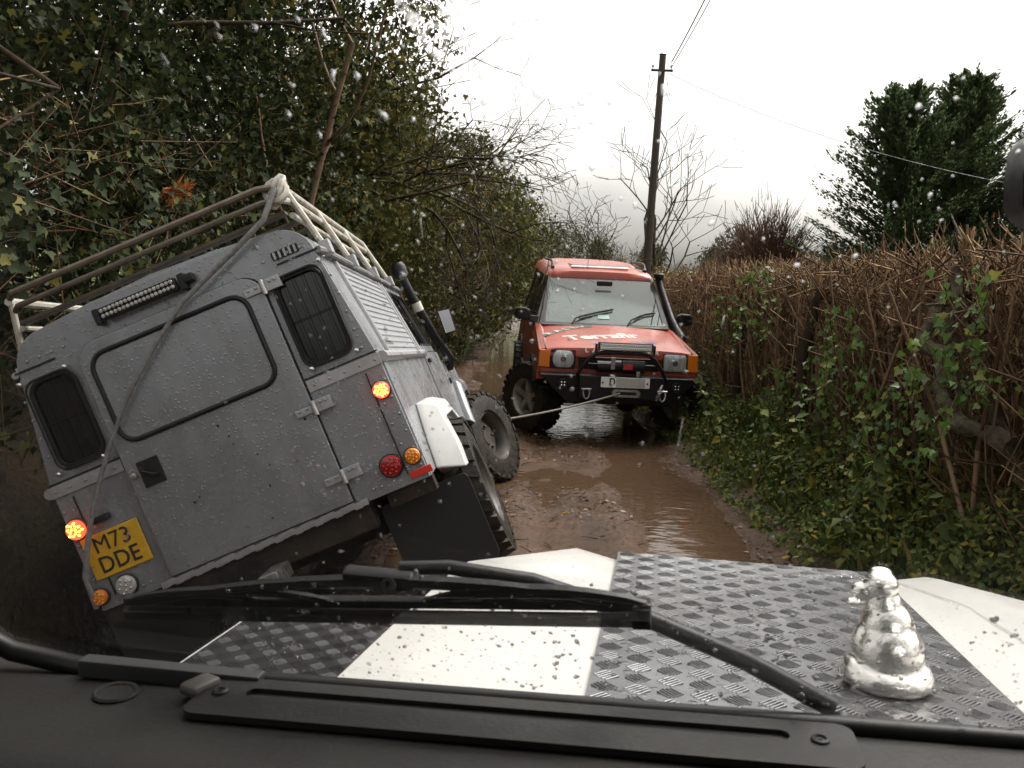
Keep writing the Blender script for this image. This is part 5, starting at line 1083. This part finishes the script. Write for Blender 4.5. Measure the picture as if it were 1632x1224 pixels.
# gnarled old limbs standing at the hedge face near us
rng=np.random.RandomState(71)
LB=[('gnarled pale limb bending low through the hedge beside the white wing',[(2.55,4.35,.95),(2.42,4.55,1.0),(2.38,4.75,1.12),(2.45,4.90,1.30),(2.40,5.05,1.45),(2.50,5.15,1.62),(2.62,5.2,1.80)],.046,M_trunk),
    ('knotted pale stump with a split top in the hedge',[(2.70,5.05,.35),(2.62,5.05,.8),(2.55,5.0,1.2),(2.52,5.0,1.55),(2.55,5.02,1.82),(2.62,5.05,2.02)],.050,M_trunk),
    ('thick dark upright hedge trunk with a sawn top',[(2.42,7.15,.2),(2.40,7.15,.7),(2.40,7.12,1.2),(2.44,7.1,1.6),(2.46,7.08,1.78)],.048,M_dtrunk),
    ('dark straight hedge trunk close to the orange off-roader',[(2.48,9.4,.2),(2.46,9.4,.8),(2.48,9.4,1.3),(2.50,9.4,1.75)],.05,M_dtrunk),
    ('thin dark crooked limb between the two pale limbs and the upright trunk',[(2.60,6.1,.8),(2.55,5.95,1.15),(2.52,5.85,1.4),(2.50,5.75,1.6)],.026,M_dtrunk),
    ('rising grey limb that crosses the gnarled pale limb',[(2.75,4.2,.55),(2.60,4.45,.9),(2.52,4.6,1.2),(2.60,4.75,1.5),(2.66,4.85,1.75)],.036,M_trunk),
    ('leaning dark limb at the back of the pale stump',[(2.55,5.75,.3),(2.50,5.72,.8),(2.56,5.68,1.2),(2.48,5.62,1.6)],.045,M_dtrunk)]
for lab,P,r,m_ in LB:
    Q=[];RR=[]
    for i in range(len(P)-1):
        for f in (0,.34,.67): Q.append(Vector(P[i]).lerp(Vector(P[i+1]),f)+Vector(rng.normal(0,.012,3))-Vector((.06,0,0))); RR.append(r*(1-.35*(i+f)/len(P))*rng.uniform(.82,1.28))
    base=Q[0].copy(); t=empty('hedge_limb',base,lab,'branch','old limbs in the right hedge'); Q=[q-base for q in Q]
    G().tube(Q,RR,10).build('limb_wood',m_,t,smooth=70)
    n=16; e=np.array(Q[-1]); d=nrm(np.stack([rng.normal(0,.3,n),rng.normal(0,.3,n),rng.uniform(.6,1.2,n)],-1)); p0=e+rng.normal(0,r*.35,(n,3)); link_mesh('split_end',mesh_np('split_end',*sticks(p0-d*.05,p0+d*rng.uniform(.03,.13,(n,1)),.011,.006,4)),M_cut,t)
    for j in range(3):
        i=rng.randint(len(Q)//2,len(Q)); a=Q[i]; d=Vector(rng.normal(0,1,3)); d.z=abs(d.z); d.normalize(); G().tube([a,a+d*.10,a+d*.18+Vector(rng.normal(0,.04,3))],[.011,.009,.006],6).build('side_branch',m_,t)
# trailing bindweed on the hedge face
for k,(x,y,zt) in enumerate(((2.32,8.15,1.85),(2.30,6.5,1.25),(2.28,5.4,1.1),(2.30,4.75,1.4),(2.35,9.9,1.6),(2.30,4.45,1.75),(2.28,5.9,1.55),(2.30,7.5,1.0))):
    rng=np.random.RandomState(500+k); t=empty('bindweed',(x,y,gz(x,y)),['light green creeper hanging from the hedge top near the orange off-roader','light green creeper climbing halfway up the hedge','low creeper with pale leaves below the knotted stump','creeper with lobed leaves across the gnarled pale limb','creeper with small leaves by the orange headlight','creeper hanging near the split top of the old hedge limbs','creeper climbing between the knotted stump and the dark trunk','short creeper at the foot of the thick dark upright trunk'][k],'creeper','creepers on the right hedge')
    st=[];L0=[]
    for j in range(5):
        p=np.array([rng.normal(0,.06),rng.normal(0,.16),zt-gz(x,y)]); 
        for q in range(8):
            nx=p+np.array([rng.normal(-.01,.03),rng.normal(0,.06),-rng.uniform(.04,.13)]); st.append((p,nx,.003,.003)); L0+=[p+rng.normal(0,.03,3) for _ in range(3)]; p=nx
    wood('stem',st,M_gtwig,t,4); P=np.array(L0); leafpart('leaves',P,np.tile([-1,-.6,.3],(len(P),1)).astype(float),.046,rng,mat('pale_creeper_leaf',(.09,.16,.03),.35,island=[(0,(.05,.11,.018)),(.7,(.11,.19,.035)),(1,(.24,.24,.05))],trans=.3),t,'ivy')
# undergrowth, nettles and grass on both verges: nobody could count it
rng=np.random.RandomState(88)
n=34000; y=3.2+rng.beta(1.0,1.7,n)*17; x=1.72+rng.rand(n)**.8*1.05+bend(y)*.9; edge=(x-bend(y)*.9-1.72)/1.05
hgt=(.06+.55*edge)*(.6+.9*(vnoise(x*2.4,y*1.9)+.5)); z=H(x,y)+rng.rand(n)**.7*hgt
P=np.stack([x,y,z],-1); keep=vnoise(x*3.1+40,y*2.6)>-.25; P=P[keep]
tag(leafpart('verge_undergrowth',P,np.tile([-.5,-.4,.8],(len(P),1)),.044,rng,M_bram,None,'ovate',.2,.65),'low ivy, nettles and ground cover along the right verge','undergrowth',kind='stuff')
n=4200; y=3.4+rng.beta(1,1.6,n)*20; x=1.95+rng.rand(n)*.75+bend(y)*.9; P0=np.stack([x,y,H(x,y)],-1); d=nrm(np.stack([rng.normal(-.2,.4,n),rng.normal(0,.4,n),np.ones(n)],-1)); S=rng.uniform(.07,.24,n)
Pm=P0; me=leaves_mesh('verge_grass',P0,rng.normal(0,1,(n,3))*[1,1,.2],S,rng,'frond',-2.2,.2)
tag(link_mesh('verge_grass',me,M_grass),'wet grass blades and dead stalks along the right verge','grass',kind='stuff')
n=9000; y=9+rng.rand(n)*24; x=-1.25-rng.rand(n)*1.6+bend(y)*.9; z=H(x,y)+rng.rand(n)*.5; P=np.stack([x,y,z],-1)
tag(leafpart('bank_undergrowth',P,np.tile([.6,-.4,.7],(len(P),1)),.07,rng,M_bram,None,'ovate',.2,.6),'leafy ground cover on the left bank beyond the tipped off-roader','undergrowth',kind='stuff')
# tall nettle and dock stems that stand out singly
for k in range(26):
    rng=np.random.RandomState(700+k); y=3.9+k*.30+rng.rand()*.2; x=1.95+rng.rand()*.45; h=rng.uniform(.35,.8); t=empty('nettle',(x,y,gz(x,y)-.03),'upright nettle stem with drooping leaves, '+ORD[k]+' along the right verge from the white bonnet','plant','nettles on the right verge')
    d=np.array([rng.normal(-.15,.2),rng.normal(0,.2),1]); P=[np.array([0,0,0])+d*h*i/8 for i in range(9)]
    wood('stem',[(P[i],P[i+1],.005,.0045) for i in range(8)],M_gtwig,t,4)
    L0=np.array([P[i] for i in range(2,9) for _ in range(5)]); leafpart('leaves',L0,rng.normal(0,.6,(len(L0),3))+[0,0,.8],.085,rng,M_bram,t,'ovate',.9,.3)

# --- background
M_con=mat('cypress_spray',(.02,.05,.02),.6,spec=.1,island=[(0,(.045,.072,.034)),(.5,(.075,.112,.048)),(.9,(.11,.15,.062)),(1,(.14,.175,.07))],trans=.5)
def conifer(seed,x,y,h,rb,label):
    rng=np.random.RandomState(seed); z0=gz(x,y); t=empty('cypress',(x,y,z0),label,'tree','cypresses beyond the right hedge')
    G().tube([(0,0,0),(.05,0,h*.5),(0,0,h*.95)],[.16,.10,.02],8).build('trunk',M_dtrunk,t)
    nb=380; zz=h*(rng.rand(nb)**.9)*.98; prof=rb*np.clip(np.minimum(1,.55+zz/h*2.2)*(1-(zz/h))**.62,.06,1.2); a=rng.rand(nb)*6.283
    V=[];Nn=[];S=[]; segs=[]
    for i in range(nb):
        L_=prof[i]*rng.uniform(.60,1.25)+.12; d=np.array([math.cos(a[i]),math.sin(a[i]),.38+.75*zz[i]/h]); d/=np.linalg.norm(d); b0_=np.array([0,0,zz[i]])
        segs.append((b0_,b0_+d*L_*.9,.018,.004))
        m_=84; s=rng.rand(m_)**.6; side=np.cross(d,[0,0,1]); p=b0_+d*L_*s[:,None]+side*((1.02-s)*rng.uniform(-.42,.42,m_)*min(1,L_))[:,None]+np.array([0,0,1])*(rng.normal(0,.05,m_)-.10*s**2)[:,None]
        V.append(p); S.append(rng.uniform(.08,.20,m_)*(1.15-.5*s)); Nn.append(np.tile(d,(m_,1))+side*rng.normal(0,.5,(m_,1)))
    V=np.concatenate(V);D_=np.concatenate(Nn);S=np.concatenate(S); wood('branches',segs,M_dtrunk,t,4)
    D_=nrm(D_+np.array([0,0,.15])); up_=nrm(np.array([0,0,1])+rng.normal(0,.35,(len(V),3))); bb=nrm(np.cross(D_,up_)); L5=np.array([[0,0,0],[-.16,.25,.02],[.16,.25,.02],[-.13,.62,-.02],[.13,.62,-.02],[0,1,-.08]]); nn=np.cross(bb,D_)
    VV=V[:,None,:]+S[:,None,None]*(L5[None,:,0:1]*bb[:,None,:]*1.4+L5[None,:,1:2]*D_[:,None,:]+L5[None,:,2:3]*nn[:,None,:])
    F=np.array([(0,2,1),(1,2,5),(3,1,0),(0,4,2),(3,5,1),(2,4,5)])[None,:2]+ (np.arange(len(V))*6)[:,None,None]
    F2=np.array([(0,2,3),(0,3,1)]) ; FF=np.array([(0,1,3),(0,4,2),(0,5,1),(0,2,5)])[None]+(np.arange(len(V))*6)[:,None,None]
    link_mesh('crown',mesh_np('crown',VV.reshape(-1,3),FF.reshape(-1,3)),M_con,t)
conifer(1,9.25,22,6.3,3.0,'dark cypress with a ragged edge, nearest the bare brown bush')
conifer(2,11.2,22.8,6.9,2.9,'tallest dark cypress, in the middle of the clump behind the hedge')
conifer(5,14.6,23,7.0,2.9,'dark cypress at the end of the clump away from the brown bush')
conifer(3,13.2,22,6.6,2.7,'dark cypress behind the hedge, farthest from the telegraph pole')
conifer(4,12.3,25,7.2,2.8,'dark cypress standing at the back of the cypress clump')
# round brown bush
rng=np.random.RandomState(5); x,y=7.5,26.0; t=empty('brown_bush',(x,y,gz(x,y)),'rounded leafless brown bush showing over the right hedge','bush')
n=5200; d=nrm(rng.normal(0,1,(n,3))*[1,1,.9]+[0,0,.35]); d[:,2]=np.abs(d[:,2]); rr=rng.rand(n,1)**.45; c0=np.array([-.25,0,1.5]); P=c0+d*rr*np.array([1.30,1.1,1.85])*(1+.18*rng.normal(0,1,(n,1)))
link_mesh('stems',mesh_np('stems',*sticks(P,P+nrm(d+rng.normal(0,.28,(n,3))+[0,0,.35])*rng.uniform(.15,.65,(n,1)),.011,.004,3)),mat('brown_twigs',(.10,.06,.042),.8,spec=.1,island=[(0,(.07,.042,.032)),(1,(.17,.10,.072))]),t)
G().tube([(0,0,0),(0,0,1.3)],[.12,.08],8).build('trunk',M_bark,t)
q=rng.randint(0,n,1200); leafpart('dead_leaves',P[q],rng.normal(0,1,(1200,3)),.05,rng,M_brown,t)
# bare trees round the pole and beyond the lane bend
for k,(x,y,h,lab,lean) in enumerate(((3.75,22.6,5.6,'bare tree with pale upswept branches beside the telegraph pole',(.12,0)),(2.4,31,5.0,'slender bare tree showing over the orange roof, left of the pole',(0,0)),(1.0,38,4.4,'small twiggy tree behind the orange roof',(.05,0)),(3.4,36,4.0,'greenish bare tree just behind the telegraph pole',(-.05,0)),(-.6,44,4.5,'low twiggy tree at the field edge',(.1,0)),(5.0,42,4.0,'small bare tree above the end of the right hedge',(0,0)))):
    rng=np.random.RandomState(900+k); t=empty('bare_tree',(x,y,gz(x,y)-.1),lab,'tree','bare trees beyond the vehicles'); segs=[];tips=[]
    for j in range(2): branchy(rng,rng.normal(0,.12,3)*[1,1,0],(lean[0]+.15*rng.normal(),lean[1]+.1*rng.normal(),1),h*.58,.055 if k else .06,3,segs,tips,2,.48,.10,5,.58,.10,.007)
    wood('trunk',segs,M_gtwig,t,5)
    if k: tp=np.array(tips); q=rng.randint(0,len(tp),260); leafpart('crown',tp[q]*[1,1,.7]+rng.normal(0,.2,(260,3)),rng.normal(0,1,(260,3)),.09,rng,M_olive,t)
# hedge line and scrub closing the end of the lane, with a gap to the field
for k,(x,y,h,w) in enumerate(((2.6,40,2.5,2.0),(5.5,41,2.6,2.2),(8.5,42,2.8,2.2),(-4.5,44,3.2,2.0),(12,44,3,2.2),(15.5,45,3,2.4))):
    rng=np.random.RandomState(950+k); t=empty('field_hedge_bush',(x,y,gz(x,y)),'low olive bush closing off the lane, '+('right behind the orange off-roader','next along from the orange off-roader','below the brown bush','left of the field gap','below the first cypress','below the tallest cypress')[k],'bush','bushes at the end of the lane'); P,N=clumps(rng,(0,0,h*.45),(w,1.0,h*.55),80,30,.22,.4); leafpart('foliage',P,N,.14,rng,M_olive,t)
    n=500; q=rng.randint(0,len(P),n); d=nrm(rng.normal(0,.6,(n,3))+[0,0,.7]); link_mesh('stems',mesh_np('stems',*sticks(P[q],P[q]+d*rng.uniform(.3,.9,(n,1)),.012,.004,3)),M_twig,t)
M_far=mat('distant_foliage',(.07,.075,.05),.8,island=[(0,(.05,.055,.04)),(1,(.11,.11,.075))])
for k in range(16):
    rng=np.random.RandomState(980+k); x=-42+k*7.2+rng.uniform(-2,2); y=150+rng.uniform(-12,12); h=rng.uniform(5,9); t=empty('distant_tree',(x,y,gz(x,y)),'hazy distant tree on the field skyline, '+ORD[k]+' counting across from the ivy-clad side','tree','distant trees on the skyline')
    G().tube([(0,0,0),(0,0,h*.6)],[.3,.1],6).build('trunk',M_bark,t); P,N=clumps(rng,(0,0,h*.6),(h*.42,h*.35,h*.42),60,26,.5,.4); leafpart('crown',P,N,.5,rng,M_far,t)
# telegraph pole and wires
px,py=3.15,22.0; z0=gz(px,py); t=empty('telegraph_pole',(px,py,z0-.3),'tall dark wooden telegraph pole behind the orange off-roader','pole')
lean=.025*7.6
M_pole=mat('creosoted_pole',(.030,.020,.014),.6,col2=(.060,.040,.028),vscale=6,bump=.6,bscale=20,stretch=(1,1,.15))
G().tube([(0,0,0),(lean*.5,0,3.6),(lean,0,7.25)],[.115,.098,.080],14).build('pole_shaft',M_pole,t)
G().tube([(lean,0,7.25),(lean,0,7.28)],[.10,.06],14).build('pole_cap',M_steel,t)
cb=G().box((lean-.02,-.12,6.85),(.52,.05,.05)).build('cross_arm',M_pole,t,bevel=.005)
for s in (-1,1): G().lathe([(.012,0),(.012,.05),(.03,.055),(.034,.08),(.02,.11),(.001,.115)],Matrix.Translation((lean-.02+s*.22,-.12,6.87)),10).build('insulator',mat('white_insulator',(.5,.5,.48),.3),cb)
G().tube([(lean+.10,-.06,6.7),(lean+.16,-.06,6.45),(lean+.22,-.06,6.25),(lean+.20,-.06,6.15),(lean+.12,-.06,6.35)],.006,6).build('drip_loop',M_black,t)
top=Vector((px+lean,py-.1,z0-.3+6.95))
def wire(a,b,sag,lab,r=.012):
    P=[]
    for k in range(25): f=k/24; p=Vector(a).lerp(Vector(b),f); p.z-=sag*4*f*(1-f); P.append(p)
    tag(G().tube(P,r,5).build('overhead_wire',M_black),lab,'wire')
wire(top+Vector((.2,0,.1)),(2.6,2.0,7.9),.35,'paired overhead wire running from the pole toward us',.014); wire(top+Vector((.22,0,.02)),(2.75,2.0,7.75),.35,'lower overhead wire of the pair running toward us',.010)
wire(top+Vector((.12,0,-.15)),(13.2,17.5,3.6),.55,'thin service wire sloping from the pole to the cypresses',.007)
